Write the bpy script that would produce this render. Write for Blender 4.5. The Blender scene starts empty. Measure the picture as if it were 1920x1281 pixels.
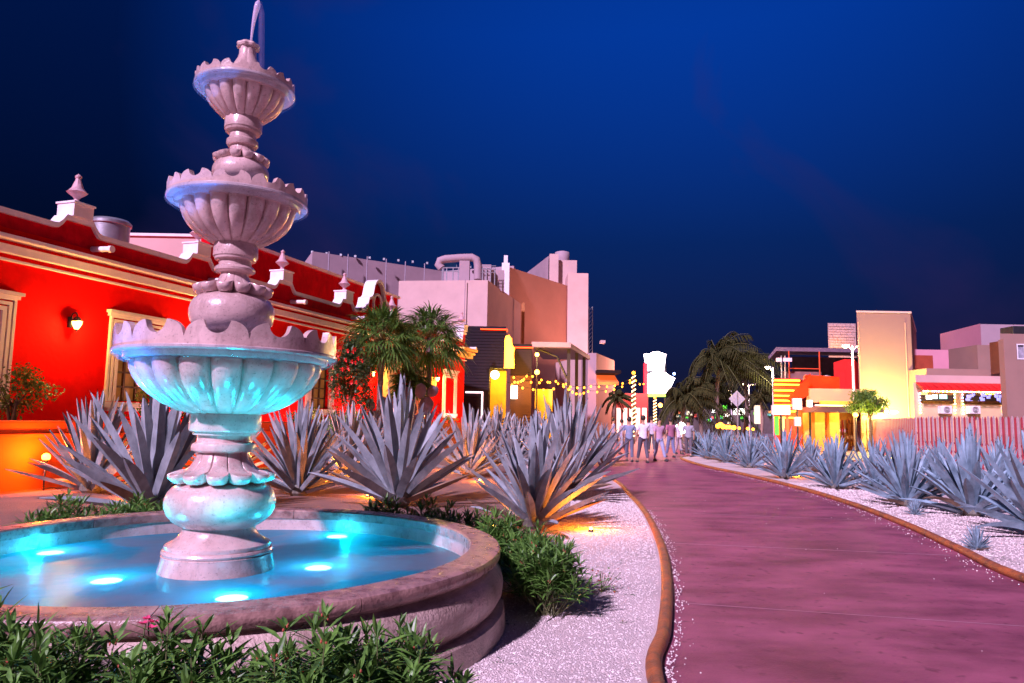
import bpy, math, random
from mathutils import Vector, Matrix
PI=math.pi; R=math.radians
random.seed(7)
sc=bpy.context.scene; col=sc.collection
# ------------------------------------------------------------------ camera
F=1350.0; PITCH=R(6.2); ROLL=R(1.0); EYE=1.55
fw=Vector((0,math.cos(PITCH),math.sin(PITCH))); r0=Vector((1,0,0)); u0=r0.cross(fw)
rt=math.cos(ROLL)*r0+math.sin(ROLL)*u0; up=-math.sin(ROLL)*r0+math.cos(ROLL)*u0
O=Vector((0,0,EYE))
cam_d=bpy.data.cameras.new('camera'); cam=bpy.data.objects.new('camera',cam_d); col.objects.link(cam)
cam_d.sensor_width=36; cam_d.lens=F/1920*36; cam_d.clip_end=3000; cam_d.clip_start=.05
m=Matrix((rt,up,-fw)).transposed().to_4x4(); m.translation=O; cam.matrix_world=m
sc.camera=cam
sc.view_settings.view_transform='Standard'; sc.view_settings.look='None'
sc.view_settings.exposure=.55; sc.view_settings.gamma=1
def ray(x,y): return fw+rt*((x-960)/F)-up*((y-640.5)/F)
def G(x,y,z=0):
    d=ray(x,y); return O+d*((z-EYE)/d.z)
def D(x,y,Y):
    d=ray(x,y); return O+d*(Y/d.y)
def proj(p):
    d=Vector(p)-O; z=d.dot(fw); return 960+F*d.dot(rt)/z, 640.5-F*d.dot(up)/z
# ------------------------------------------------------------------ world: dusk sky
w=bpy.data.worlds.new('World'); sc.world=w; w.use_nodes=True
nt=w.node_tree; nt.nodes.clear(); N=nt.nodes.new; L=nt.links.new
tc=N('ShaderNodeTexCoord'); sep=N('ShaderNodeSeparateXYZ'); L(tc.outputs['Generated'],sep.inputs[0])
def mth(op,a,b=None,nt=nt,clamp=False):
    n=nt.nodes.new('ShaderNodeMath'); n.operation=op; n.use_clamp=clamp
    for i,v in enumerate((a,b)):
        if v is None: continue
        if isinstance(v,(int,float)): n.inputs[i].default_value=v
        else: nt.links.new(v,n.inputs[i])
    return n.outputs[0]
ramp=N('ShaderNodeValToRGB'); L(mth('MULTIPLY',sep.outputs['Z'],1.6,clamp=True),ramp.inputs[0])
cr=ramp.color_ramp
cr.elements[0].color=(.009,.007,.022,1); cr.elements[1].color=(.0005,.017,.14,1)
for p,c in [(.10,(.003,.0045,.02)),(.38,(.001,.008,.052)),(.78,(.0004,.017,.14))]:
    e=cr.elements.new(p); e.color=(*c,1)
dp=N('ShaderNodeVectorMath'); dp.operation='DOT_PRODUCT'; L(tc.outputs['Generated'],dp.inputs[0]); dp.inputs[1].default_value=Vector((.22,.9,.36)).normalized()
bright=N('ShaderNodeMapRange'); L(dp.outputs['Value'],bright.inputs[0])
bright.inputs[1].default_value=.76; bright.inputs[2].default_value=1; bright.inputs[3].default_value=.32; bright.inputs[4].default_value=1.65
mul=N('ShaderNodeVectorMath'); mul.operation='SCALE'; L(ramp.outputs[0],mul.inputs[0]); L(bright.outputs[0],mul.inputs['Scale'])
noi=N('ShaderNodeTexNoise'); noi.inputs['Scale'].default_value=2.6; noi.inputs['Detail'].default_value=7; noi.inputs['Distortion'].default_value=.6
L(tc.outputs['Generated'],noi.inputs[0])
cl=N('ShaderNodeMapRange'); L(noi.outputs[0],cl.inputs[0]); cl.inputs[1].default_value=.54; cl.inputs[2].default_value=.78; cl.inputs[4].default_value=.62
mixc=N('ShaderNodeMixRGB'); L(cl.outputs[0],mixc.inputs[0]); L(mul.outputs[0],mixc.inputs[1]); mixc.inputs[2].default_value=(.022,.011,.06,1)
bg=N('ShaderNodeBackground'); L(mixc.outputs[0],bg.inputs[0]); bg.inputs[1].default_value=1
wo=N('ShaderNodeOutputWorld'); L(bg.outputs[0],wo.inputs[0])
# ------------------------------------------------------------------ key light (bright lavender lamp high behind the camera = the one sun)
sd=bpy.data.lights.new('sun','SUN'); sun=bpy.data.objects.new('sun',sd); col.objects.link(sun)
sd.energy=4.6; sd.angle=R(2.5); sd.color=(.88,.66,1)
saz=R(-149); sel=R(36)   # direction towards the light
sv=Vector((math.sin(saz)*math.cos(sel),math.cos(saz)*math.cos(sel),math.sin(sel)))
sun.rotation_euler=sv.to_track_quat('Z','Y').to_euler()
# ------------------------------------------------------------------ materials
MATS={}
def mat(name,c,rough=.6,var=.15,scale=3,bump=0,bscale=30,metal=0,emit=None,es=0,c2=None,coat=0,speck=0,stretch=None,spec=None,trans=0,streak=0):
    if name in MATS: return MATS[name]
    m=bpy.data.materials.new(name); MATS[name]=m; m.use_nodes=True; nt=m.node_tree
    b=nt.nodes['Principled BSDF']; b.inputs['Roughness'].default_value=rough; b.inputs['Metallic'].default_value=metal
    if coat: b.inputs['Coat Weight'].default_value=coat; b.inputs['Coat Roughness'].default_value=.12
    if spec is not None: b.inputs['Specular IOR Level'].default_value=spec
    tc=nt.nodes.new('ShaderNodeTexCoord'); src=tc.outputs['Object']
    if stretch:
        mp=nt.nodes.new('ShaderNodeMapping'); mp.inputs['Scale'].default_value=stretch; nt.links.new(src,mp.inputs[0]); src=mp.outputs[0]
    n=nt.nodes.new('ShaderNodeTexNoise'); n.inputs['Scale'].default_value=scale; n.inputs['Detail'].default_value=6; n.inputs['Roughness'].default_value=.62
    nt.links.new(src,n.inputs[0])
    mr=nt.nodes.new('ShaderNodeMapRange'); nt.links.new(n.outputs[0],mr.inputs[0]); mr.inputs[1].default_value=.32; mr.inputs[2].default_value=.68
    mx=nt.nodes.new('ShaderNodeMixRGB'); nt.links.new(mr.outputs[0],mx.inputs[0])
    lo=tuple(v*(1-var) for v in c); hi=tuple(min(1,v*(1+var)) for v in (c2 or c)); mx.inputs[1].default_value=(*lo,1); mx.inputs[2].default_value=(*hi,1)
    out=mx.outputs[0]
    if speck:
        n2=nt.nodes.new('ShaderNodeTexNoise'); n2.inputs['Scale'].default_value=speck; n2.inputs['Detail'].default_value=3; nt.links.new(tc.outputs['Object'],n2.inputs[0])
        m2=nt.nodes.new('ShaderNodeMapRange'); nt.links.new(n2.outputs[0],m2.inputs[0]); m2.inputs[1].default_value=.60; m2.inputs[2].default_value=.72; m2.inputs[4].default_value=.55
        x2=nt.nodes.new('ShaderNodeMixRGB'); nt.links.new(m2.outputs[0],x2.inputs[0]); nt.links.new(out,x2.inputs[1]); x2.inputs[2].default_value=(*[v*.35 for v in c],1); out=x2.outputs[0]
    if streak:
        mp2=nt.nodes.new('ShaderNodeMapping'); mp2.inputs['Scale'].default_value=(9,9,1.6); nt.links.new(tc.outputs['Object'],mp2.inputs[0])
        n4=nt.nodes.new('ShaderNodeTexNoise'); n4.inputs['Scale'].default_value=1.3; n4.inputs['Detail'].default_value=8; n4.inputs['Roughness'].default_value=.7; nt.links.new(mp2.outputs[0],n4.inputs[0])
        m4=nt.nodes.new('ShaderNodeMapRange'); nt.links.new(n4.outputs[0],m4.inputs[0]); m4.inputs[1].default_value=.54; m4.inputs[2].default_value=.74; m4.inputs[4].default_value=streak
        x4=nt.nodes.new('ShaderNodeMixRGB'); nt.links.new(m4.outputs[0],x4.inputs[0]); nt.links.new(out,x4.inputs[1]); x4.inputs[2].default_value=(.13,.10,.075,1); out=x4.outputs[0]
    nt.links.new(out,b.inputs['Base Color'])
    # roughness variation
    rr=nt.nodes.new('ShaderNodeMapRange'); nt.links.new(n.outputs[0],rr.inputs[0]); rr.inputs[3].default_value=max(.03,rough*.8); rr.inputs[4].default_value=min(1,rough*1.2); nt.links.new(rr.outputs[0],b.inputs['Roughness'])
    if bump:
        n3=nt.nodes.new('ShaderNodeTexNoise'); n3.inputs['Scale'].default_value=bscale; n3.inputs['Detail'].default_value=5; nt.links.new(src,n3.inputs[0])
        bp=nt.nodes.new('ShaderNodeBump'); bp.inputs['Strength'].default_value=bump; bp.inputs['Distance'].default_value=.02; nt.links.new(n3.outputs[0],bp.inputs['Height']); nt.links.new(bp.outputs[0],b.inputs['Normal'])
    if emit: b.inputs['Emission Color'].default_value=(*emit,1); b.inputs['Emission Strength'].default_value=es
    if trans:
        tr=nt.nodes.new('ShaderNodeBsdfTranslucent'); nt.links.new(out,tr.inputs[0]); ms=nt.nodes.new('ShaderNodeMixShader'); ms.inputs[0].default_value=trans
        nt.links.new(b.outputs[0],ms.inputs[1]); nt.links.new(tr.outputs[0],ms.inputs[2]); nt.links.new(ms.outputs[0],nt.nodes['Material Output'].inputs[0])
    return m
def glow(name,c,s):
    if name in MATS: return MATS[name]
    m=bpy.data.materials.new(name); MATS[name]=m; m.use_nodes=True; b=m.node_tree.nodes['Principled BSDF']
    b.inputs['Base Color'].default_value=(*[min(.8,v*.6) for v in c],1); b.inputs['Emission Color'].default_value=(*c,1); b.inputs['Emission Strength'].default_value=s; return m
def watermat(name,c,tr,tl,rough=.08,patch=False):
    m=bpy.data.materials.new(name); MATS[name]=m; m.use_nodes=True; nt=m.node_tree; b=nt.nodes['Principled BSDF']
    b.inputs['Base Color'].default_value=(*c,1); b.inputs['Roughness'].default_value=rough; b.inputs['IOR'].default_value=1.33
    t=nt.nodes.new('ShaderNodeBsdfTransparent'); t.inputs[0].default_value=(.9,.97,1,1)
    l=nt.nodes.new('ShaderNodeBsdfTranslucent'); l.inputs[0].default_value=(*[min(1,v*1.6) for v in c],1)
    a=nt.nodes.new('ShaderNodeMixShader'); a.inputs[0].default_value=tl; nt.links.new(b.outputs[0],a.inputs[1]); nt.links.new(l.outputs[0],a.inputs[2])
    d=nt.nodes.new('ShaderNodeMixShader'); d.inputs[0].default_value=tr; nt.links.new(a.outputs[0],d.inputs[1]); nt.links.new(t.outputs[0],d.inputs[2])
    nt.links.new(d.outputs[0],nt.nodes['Material Output'].inputs[0])
    tc=nt.nodes.new('ShaderNodeTexCoord'); n=nt.nodes.new('ShaderNodeTexNoise'); n.inputs['Scale'].default_value=1.1; n.inputs['Detail'].default_value=2; n.inputs['Distortion'].default_value=1.2
    nt.links.new(tc.outputs['Object'],n.inputs[0])
    if patch:
        mr=nt.nodes.new('ShaderNodeMapRange'); nt.links.new(n.outputs[0],mr.inputs[0]); mr.inputs[1].default_value=.44; mr.inputs[2].default_value=.60
        mx=nt.nodes.new('ShaderNodeMixRGB'); nt.links.new(mr.outputs[0],mx.inputs[0]); mx.inputs[1].default_value=(*c,1); mx.inputs[2].default_value=(.24,.16,.17,1); nt.links.new(mx.outputs[0],b.inputs['Base Color'])
    n2=nt.nodes.new('ShaderNodeTexNoise'); n2.inputs['Scale'].default_value=7; nt.links.new(tc.outputs['Object'],n2.inputs[0])
    bp=nt.nodes.new('ShaderNodeBump'); bp.inputs['Strength'].default_value=.12; bp.inputs['Distance'].default_value=.05; nt.links.new(n2.outputs[0],bp.inputs['Height']); nt.links.new(bp.outputs[0],b.inputs['Normal'])
    return m
# ------------------------------------------------------------------ mesh builder
SHEAR=[None]
class MB:
    def __init__(s): s.v=[]; s.f=[]; s.fm={}
    def add(s,vs,fs):
        o=len(s.v); s.v+= [tuple(p) for p in vs]; s.f+=[tuple(i+o for i in q) for q in fs]; return s
    def box(s,x0,x1,y0,y1,z0,z1):
        return s.add([(x0,y0,z0),(x1,y0,z0),(x1,y1,z0),(x0,y1,z0),(x0,y0,z1),(x1,y0,z1),(x1,y1,z1),(x0,y1,z1)],
          [(0,3,2,1),(4,5,6,7),(0,1,5,4),(1,2,6,5),(2,3,7,6),(3,0,4,7)])
    def tube(s,pts,r,n=8,cap=True):
        pts=[Vector(p) for p in pts]; rs=r if isinstance(r,(list,tuple)) else [r]*len(pts)
        o=len(s.v); ref=None
        for i,p in enumerate(pts):
            d=(pts[min(i+1,len(pts)-1)]-pts[max(i-1,0)]).normalized()
            if ref is None: ref=Vector((0,0,1)) if abs(d.z)<.9 else Vector((1,0,0))
            a=d.cross(ref).normalized(); b=a.cross(d).normalized(); ref=b
            for k in range(n):
                t=2*PI*k/n; s.v.append(tuple(p+a*(math.cos(t)*rs[i])+b*(math.sin(t)*rs[i])))
        for i in range(len(pts)-1):
            for k in range(n):
                k2=(k+1)%n; s.f.append((o+i*n+k,o+i*n+k2,o+(i+1)*n+k2,o+(i+1)*n+k))
        if cap:
            s.f.append(tuple(o+k for k in reversed(range(n)))); e=o+(len(pts)-1)*n; s.f.append(tuple(e+k for k in range(n)))
        return s
    def lathe(s,prof,n=64,c=(0,0),fn=None,a0=0,a1=2*PI,cap=False):
        """prof: (r,z,tag); fn(phi,i,r,z)->(r,z)"""
        full=abs(a1-a0-2*PI)<1e-6; m=n if full else n+1; o=len(s.v)
        for i,pz in enumerate(prof):
            for k in range(m):
                t=a0+(a1-a0)*k/n; r,z=pz[0],pz[1]
                if fn: r,z=fn(t,i,r,z)
                s.v.append((c[0]+r*math.cos(t),c[1]+r*math.sin(t),z))
        for i in range(len(prof)-1):
            for k in range(n):
                k2=(k+1)%m; s.f.append((o+i*m+k,o+i*m+k2,o+(i+1)*m+k2,o+(i+1)*m+k))
        if cap:
            if full: s.f.append(tuple(o+k for k in reversed(range(m)))); e=o+(len(prof)-1)*m; s.f.append(tuple(e+k for k in range(m)))
            else:
                s.f.append(tuple(o+i*m for i in range(len(prof)))); s.f.append(tuple(o+i*m+n for i in reversed(range(len(prof)))))
        return s
    def prism(s,poly,axis,a,b):
        """extrude 2d polygon; axis 'y': poly=(x,z); axis 'x': poly=(y,z); axis 'z': poly=(x,y)"""
        n=len(poly); mk={'y':lambda p,t:(p[0],t,p[1]),'x':lambda p,t:(t,p[0],p[1]),'z':lambda p,t:(p[0],p[1],t)}[axis]
        return s.add([mk(p,a) for p in poly]+[mk(p,b) for p in poly],[tuple(reversed(range(n))),tuple(range(n,2*n))]+[(i,(i+1)%n,n+(i+1)%n,n+i) for i in range(n)])
    def ball(s,c,r,n=8,sz=1):
        prof=[(max(1e-4,r*math.sin(PI*i/(n//2+1))),c[2]-r*sz*math.cos(PI*i/(n//2+1))) for i in range(n//2+2)]
        return s.lathe(prof,n,(c[0],c[1]))
    def build(s,name,material,parent=None,smooth=False,bevel=0,auto=None):
        if SHEAR[0]: k_,y_0=SHEAR[0]; s.v=[(x+k_*max(0,y-y_0),y,z) for x,y,z in s.v]
        me=bpy.data.meshes.new(name); me.from_pydata(s.v,[],s.f); me.update()
        if smooth:
            me.polygons.foreach_set('use_smooth',[True]*len(me.polygons))
            if auto is not None:
                try: me.set_sharp_from_angle(angle=R(auto))
                except Exception: pass
        for q in (material if isinstance(material,(list,tuple)) else [material]): me.materials.append(q)
        for i_,k_ in s.fm.items(): me.polygons[i_].material_index=k_
        o=bpy.data.objects.new(name,me); col.objects.link(o)
        if parent: o.parent=parent
        if bevel:
            b=o.modifiers.new('bevel','BEVEL'); b.width=bevel; b.segments=2; b.limit_method='ANGLE'
        return o
def tag(o,label=None,cat=None,group=None,kind=None):
    if label: o['label']=label
    if cat: o['category']=cat
    if group: o['group']=group
    if kind: o['kind']=kind
    return o
def thing(name,label,cat,loc=(0,0,0),rz=0,group=None):
    o=bpy.data.objects.new(name,None); o.empty_display_size=.2; col.objects.link(o); o.location=loc; o.rotation_euler=(0,0,rz); return tag(o,label,cat,group)
def copy_tree(o,parent=None):
    c=o.copy(); col.objects.link(c)
    if parent: c.parent=parent
    for ch in KIDS.get(o.name,[]): copy_tree(ch,c)
    return c
KIDS={}
def reg(root):
    for o in bpy.data.objects:
        if o.parent: KIDS.setdefault(o.parent.name,[])
        if o.parent and o not in KIDS[o.parent.name]: KIDS[o.parent.name].append(o)
def light(name,loc,c,e,r=.05,parent=None,kind='POINT',rot=None,spot=None):
    d=bpy.data.lights.new(name,kind); d.color=c; d.energy=e; d.shadow_soft_size=r
    o=bpy.data.objects.new(name,d); col.objects.link(o); o.location=loc
    if kind=='SPOT': d.spot_size=spot or R(80); d.spot_blend=.8
    if rot: o.rotation_euler=rot
    if parent: o.parent=parent
    return o
# colours (real-world base)
stone=mat('carved_stone',(.50,.32,.30),.28,.16,3.5,.15,45,c2=(.64,.44,.42),coat=.6,streak=.5,speck=60)
stone_dry=mat('stone_dry',(.40,.27,.22),.45,.25,4,.5,60,c2=(.54,.40,.35),coat=.2,speck=25,streak=.7)
coping_m=mat('coping_stone',(.22,.11,.10),.28,.25,10,.3,60,c2=(.38,.22,.19),speck=18)
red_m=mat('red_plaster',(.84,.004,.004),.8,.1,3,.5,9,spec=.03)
redp_m=mat('red_parapet_plaster',(.52,.001,.012),.85,.22,2.2,.9,5,stretch=(1.6,1.6,1),spec=.05)  # darker than the lower red wall: missing uplight put into the colour
trim_m=mat('pale_trim',(.76,.64,.68),.6,.08,4,.1,30)
white_m=mat('white_paint',(.78,.72,.76),.6,.08,4,.15,20)
orange_m=mat('orange_plaster',(.88,.13,.008),.7,.1,2,.3,10)
pinkwall=mat('pink_plaster',(.56,.37,.35),.8,.06,.4,.1,10,c2=(.60,.40,.38),spec=.2)
pinkwall2=mat('pink_grey_plaster',(.38,.26,.30),.8,.1,.4,.1,10)
salmon=mat('salmon_plaster',(.52,.26,.20),.8,.08,.3,.1,10)
cream=mat('cream_plaster',(.44,.24,.17),.8,.08,.4,.1,10)
taupe=mat('taupe_plaster',(.30,.17,.14),.8,.1,.5,.1,10)
dark_m=mat('dark_cladding',(.012,.009,.012),.7,.2,4,.1,20,spec=.1)
metal_m=mat('galvanised_metal',(.5,.5,.55),.35,.12,4,.1,20,metal=.7)
black_m=mat('black_metal',(.02,.02,.025),.45,.2,10)
wood_m=mat('dark_wood',(.1,.045,.03),.6,.3,6,.2,20,stretch=(1,1,8))
glass_m=mat('dark_glass',(.03,.035,.05),.08,.1,3)
# ------------------------------------------------------------------ the ground
def sheet(name,poly,z,m,kind='structure'):
    mb=MB(); mb.add([(x,y,z) for x,y in poly],[tuple(range(len(poly)))])
    return tag(mb.build(name,m),kind=kind)
def gravelmat(name,c,c2,sc=55):
    m=bpy.data.materials.new(name); m.use_nodes=True; nt=m.node_tree; b=nt.nodes['Principled BSDF']; b.inputs['Roughness'].default_value=.8
    tc=nt.nodes.new('ShaderNodeTexCoord'); v=nt.nodes.new('ShaderNodeTexVoronoi'); v.inputs['Scale'].default_value=sc; nt.links.new(tc.outputs['Object'],v.inputs[0])
    r=nt.nodes.new('ShaderNodeValToRGB'); nt.links.new(v.outputs['Color'],r.inputs[0]); r.color_ramp.elements[0].color=(*c,1); r.color_ramp.elements[1].color=(*c2,1)
    e=r.color_ramp.elements.new(.12); e.color=(*[q*.9 for q in c2],1)
    n=nt.nodes.new('ShaderNodeTexNoise'); n.inputs['Scale'].default_value=1.3; n.inputs['Detail'].default_value=6; nt.links.new(tc.outputs['Object'],n.inputs[0])
    mr=nt.nodes.new('ShaderNodeMapRange'); nt.links.new(n.outputs[0],mr.inputs[0]); mr.inputs[1].default_value=.35; mr.inputs[2].default_value=.7; mr.inputs[3].default_value=1.; mr.inputs[4].default_value=.78
    x=nt.nodes.new('ShaderNodeVectorMath'); x.operation='SCALE'; nt.links.new(r.outputs[0],x.inputs[0]); nt.links.new(mr.outputs[0],x.inputs['Scale']); nt.links.new(x.outputs[0],b.inputs['Base Color'])
    bp=nt.nodes.new('ShaderNodeBump'); bp.inputs['Strength'].default_value=.8; bp.inputs['Distance'].default_value=.012; bp.invert=True; nt.links.new(v.outputs['Distance'],bp.inputs['Height']); nt.links.new(bp.outputs[0],b.inputs['Normal'])
    return m
grav=gravelmat('white_gravel',(.24,.15,.13),(.76,.62,.60),75)
pav=mat('street_paving',(.16,.11,.13),.6,.3,.5,.3,20,c2=(.26,.18,.2))
pathm=mat('stained_concrete',(.21,.05,.082),.55,.24,1.2,.3,70,c2=(.32,.09,.14),stretch=(.7,1.3,1),spec=.3,speck=9)
sheet('ground',[(-150,-30),(200,-30),(200,400),(-150,400)],-.03,pav)
def smooth(pts,n=8):
    out=[]; P=[pts[0]]+list(pts)+[pts[-1]]
    for i in range(1,len(P)-2):
        a,b,c,d=[Vector(q) for q in P[i-1:i+3]]
        for k in range(n):
            t=k/n; out.append(.5*((2*b)+(c-a)*t+(2*a-5*b+4*c-d)*t*t+(3*b-a-3*c+d)*t**3))
    out.append(Vector(P[-2])); return out
LC=[(.75,-6),(.72,0),(.76,2.4)]+[tuple(G(x,y)[:2]) for x,y in [(1228,1281),(1245,1190),(1250,1100),(1240,1030),(1212,968),(1182,932),(1150,903)]]
LC+=[(2.2,22.5),(.6,26),(-2,28.5),(-6,30)]
RC=[(6.3,-6),(5.4,1),(5.2,5)]+[tuple(G(x,y)[:2]) for x,y in [(1918,1090),(1800,1035),(1700,988),(1600,949),(1500,918),(1400,893),(1330,878),(1292,867)]]
RC+=[(7.6,32.2),(9,33),(14,31.5),(24,27)]
LCs=smooth(LC); RCs=smooth(RC)
# path
mb=MB(); n=len(LCs)
path_poly=[(p.x,p.y) for p in LCs[:8*9]]+[(2.9,30),(2.9,60),(10,60),(10,36)]+[(p.x,p.y) for p in reversed(RCs[:8*11])]
sheet('path',path_poly,0,pathm)
mb=MB()
def joint(xa,ya,xb,yb,w=.011):
    a=G(xa,ya); b=G(xb,yb); d=(b-a).normalized(); nn=Vector((-d.y,d.x,0))*w
    mb.add([a-nn,b-nn,b+nn,a+nn],[(0,1,2,3)])
joint(1258,1019,1780,1042); joint(1300,963,1600,975); joint(1256,1130,1990,1180,.006)
for v in range(len(mb.v)): mb.v[v]=(mb.v[v][0],mb.v[v][1],.004)
tag(mb.build('path_joints',mat('pale_joint',(.5,.27,.34),.7)),kind='structure')
def bed(name,poly,z):
    o=sheet(name,poly,z,grav); return o
bed('gravel_bed_left',[(p.x,p.y) for p in LCs]+[(-14,30),(-14,-6)],.035)
bed('gravel_bed_right',[(p.x,p.y) for p in RCs]+[(30,20),(30,-6)],.035)
sheet('shaded_gravel_bed',[(-14,6.2),(-4.2,6.2),(-4.2,7.9),(-1.2,8.0),(.1,7.6),(.3,9.5),(.9,11.5),(1.3,15),(1.1,21),(-1.5,27),(-6,29),(-14,29)],.041,gravelmat('gravel_shade_tone',(.05,.028,.02),(.24,.14,.115),42))  # darker gravel sheet, the agaves' shade put into its colour
kerb_m=mat('painted_kerb',(.17,.075,.045),.5,.3,7,.5,50,c2=(.36,.105,.03),stretch=(1,1,1))
for pts,nm in((LCs,'kerb_left'),(RCs,'kerb_right')):
    mb=MB(); mb.tube([(p.x,p.y,.030) for p in pts],.053,12); tag(mb.build(nm,kerb_m,smooth=True),kind='structure')
# gravel stones: loose ones on beds near the camera and spilled on the path
ico=[(0,0,1),(.89,0,.45),(.28,.85,.45),(-.72,.53,.45),(-.72,-.53,.45),(.28,-.85,.45),(.72,.53,-.45),(-.28,.85,-.45),(-.89,0,-.45),(-.28,-.85,-.45),(.72,-.53,-.45),(0,0,-1)]
icf=[(0,1,2),(0,2,3),(0,3,4),(0,4,5),(0,5,1),(1,6,2),(2,7,3),(3,8,4),(4,9,5),(5,10,1),(6,7,2),(7,8,3),(8,9,4),(9,10,5),(10,6,1),(6,11,7),(7,11,8),(8,11,9),(9,11,10),(10,11,6)]
def stone_at(mb,x,y,z,s):
    a=random.random()*6.3; c,q=math.cos(a),math.sin(a); sx,sy,sz=s*random.uniform(.7,1.3),s*random.uniform(.7,1.1),s*random.uniform(.5,.9)
    mb.add([(x+c*vx*sx-q*vy*sy,y+q*vx*sx+c*vy*sy,z+vz*sz) for vx,vy,vz in ico],icf)
def lx(pts,y):
    for a,b in zip(pts,pts[1:]):
        if min(a.y,b.y)<=y<=max(a.y,b.y) and a.y!=b.y: return a.x+(b.x-a.x)*(y-a.y)/(b.y-a.y)
    return None
FC=Vector((-2.18,5.55)); RI=1.90; RO=2.10
rnd=random.Random(3)
mb=MB()
for i in range(26000):
    y=3.6+13*rnd.random()**1.9; X=lx(LCs,y)
    x=X-.08-rnd.random()*(2.2 if y<9 else 1.6)
    if (Vector((x,y))-FC).length<RO+.05: continue
    if y>9 and x<.3+(y-9)*.16: continue
    stone_at(mb,x,y,.037,rnd.uniform(.004,.0078)*(1+max(0,y-6)*.09))
for i in range(11000):
    y=5+14*rnd.random()**1.5; X=lx(RCs,y); x=X+.08+rnd.random()*2.2
    stone_at(mb,x,y,.037,rnd.uniform(.006,.010)*(1+max(0,y-6)*.09))
stm=mat('gravel_stone',(.56,.41,.37),.7,.3,22,c2=(.84,.72,.70))
tag(mb.build('gravel_stones',stm),'small white gravel stones covering the beds','gravel',kind='stuff')
mb=MB()
for i in range(520):
    y=4+9*rnd.random()**1.6; X=lx(LCs,y); stone_at(mb,X+.075+abs(rnd.gauss(0,.05)),y,.006,rnd.uniform(.004,.009))
for i in range(420):
    y=5+20*rnd.random(); X=lx(RCs,y); stone_at(mb,X-.08-abs(rnd.gauss(0,.13)),y,.006,rnd.uniform(.005,.010))
for i in range(28):
    y=4+12*rnd.random(); a=lx(LCs,y); b=lx(RCs,y); stone_at(mb,a+(b-a)*rnd.random(),y,.006,rnd.uniform(.004,.008))
tag(mb.build('spilled_stones',stm),'white stones spilled from the beds onto the red path','gravel',kind='stuff')
# ------------------------------------------------------------------ fountain
fx,fy=FC
AX=[(z,proj((fx,fy,z))) for z in [i*.01 for i in range(20,480)]]
def za(y):   # axis height for a pixel row
    for (z1,p1),(z2,p2) in zip(AX,AX[1:]):
        if p2[1]<=y<=p1[1]: return z1+(z2-z1)*(p1[1]-y)/(p1[1]-p2[1])
def RZ(hw,y):
    z=za(y); dep=(Vector((fx,fy,z))-O).dot(fw); return (hw*dep/F/math.sqrt(1+((proj((fx,fy,z))[0]-960)/F)**2), z)
ft=thing('stone_fountain','three tiered carved stone fountain rising from a round pool','fountain',(fx,fy,0))
def fl(prof): return [RZ(*p) for p in prof]
# pool wall
mb=MB()
mb.lathe([(RI,.0),(RI,.515)],128); mb.build('inner_wall',stone,ft,True); mb=MB()
mb.lathe([(RI,.51),(RO-.02,.51),(RO-.045,.505),(RO-.05,.485),(RO-.01,.46),(RO+.03,.41),(RO+.045,.35),(RO+.04,.28),(RO+.01,.225),(RO-.02,.205),(RO-.02,.19),(RO+.035,.185),(RO+.055,.17),(RO+.065,.08),(RO+.075,-.02)],128)
mb.v=[(x,y,z) for x,y,z in mb.v]
pw=mb.build('pool_wall',stone_dry,ft,True,auto=40)
mb=MB()
ns=13
for k in range(ns):
    a0=2*PI*k/ns+.0015+.12; a1=2*PI*(k+1)/ns-.0015+.12
    mb.lathe([(RI-.012,.516),(RI-.014,.588),(RI-.004,.6),(RO-.02,.6),(RO+.012,.590),(RO+.022,.568),(RO+.020,.535),(RO+.0,.512)],12,a0=a0,a1=a1,cap=True)
mb.build('coping',coping_m,pw,True,auto=40)
mb=MB(); mb.lathe([(.02,.06),(RI+.02,.06)],64); mb.build('pool_floor',mat('pool_tile',(.1,.28,.4),.5,.2,3),ft)
# column pieces
def lath(name,prof,fn=None,n=96,m=stone,parent=ft,sm=True,auto=35):
    mb=MB(); mb.lathe(fl(prof),n,fn=fn); return mb.build(name,m,parent,sm,auto=auto)
lath('plinth',[(112,1090),(111,1062),(105,1040),(106,1036),(100,1033)])
lath('plinth_moulding',[(104,1034),(106,1030),(104,1026),(100,1025),(101,1021),(100,1017),(95,1014),(86,1010),(78,1004),(72,996),(69.5,988),(69,980)])
lath('bulb',[(69,986),(78,982),(90,974),(100,963),(105,950),(106,940),(104,930),(100,921),(92,912),(80,906),(60,902)])
def petals(name,rows,np_,rot=0,depth=.13):
    """rows: (halfwidth,y,k): k = how strongly the petal edge is cut between petals"""
    P=[(RZ(a,b),k) for a,b,k in rows]
    def fn(t,i,r,z):
        u=((t*np_/(2*PI)+rot)%1)*2-1; k=P[i][1]
        g=max(0,(abs(u)-.93)/.07)
        return r*(1-k*1.15*abs(u)**3.2-.07*g), z+k*.45*abs(u)**3*r
    mb=MB(); mb.lathe([p for p,_ in P],np_*32,fn=fn); return mb.build(name,stone,ft,True,auto=55)
petals('petal_collar',[(49,845,0),(50,851,0),(54,862,.02),(62,874,.05),(74,882,.08),(88,886,.12),(101,887.5,.17),(103,891,.18),(101,897,.19),(95,902,.19),(84,904,.16),(70,903,.1)],12)
lath('neck_moulding',[(48,848),(56,847),(61,844),(62,838),(60,832),(53,829),(52,825),(52,816),(60,815.5),(61,812),(61,810),(67,808.5),(68.5,806),(68,779),(66,776),(60,774)])
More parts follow.
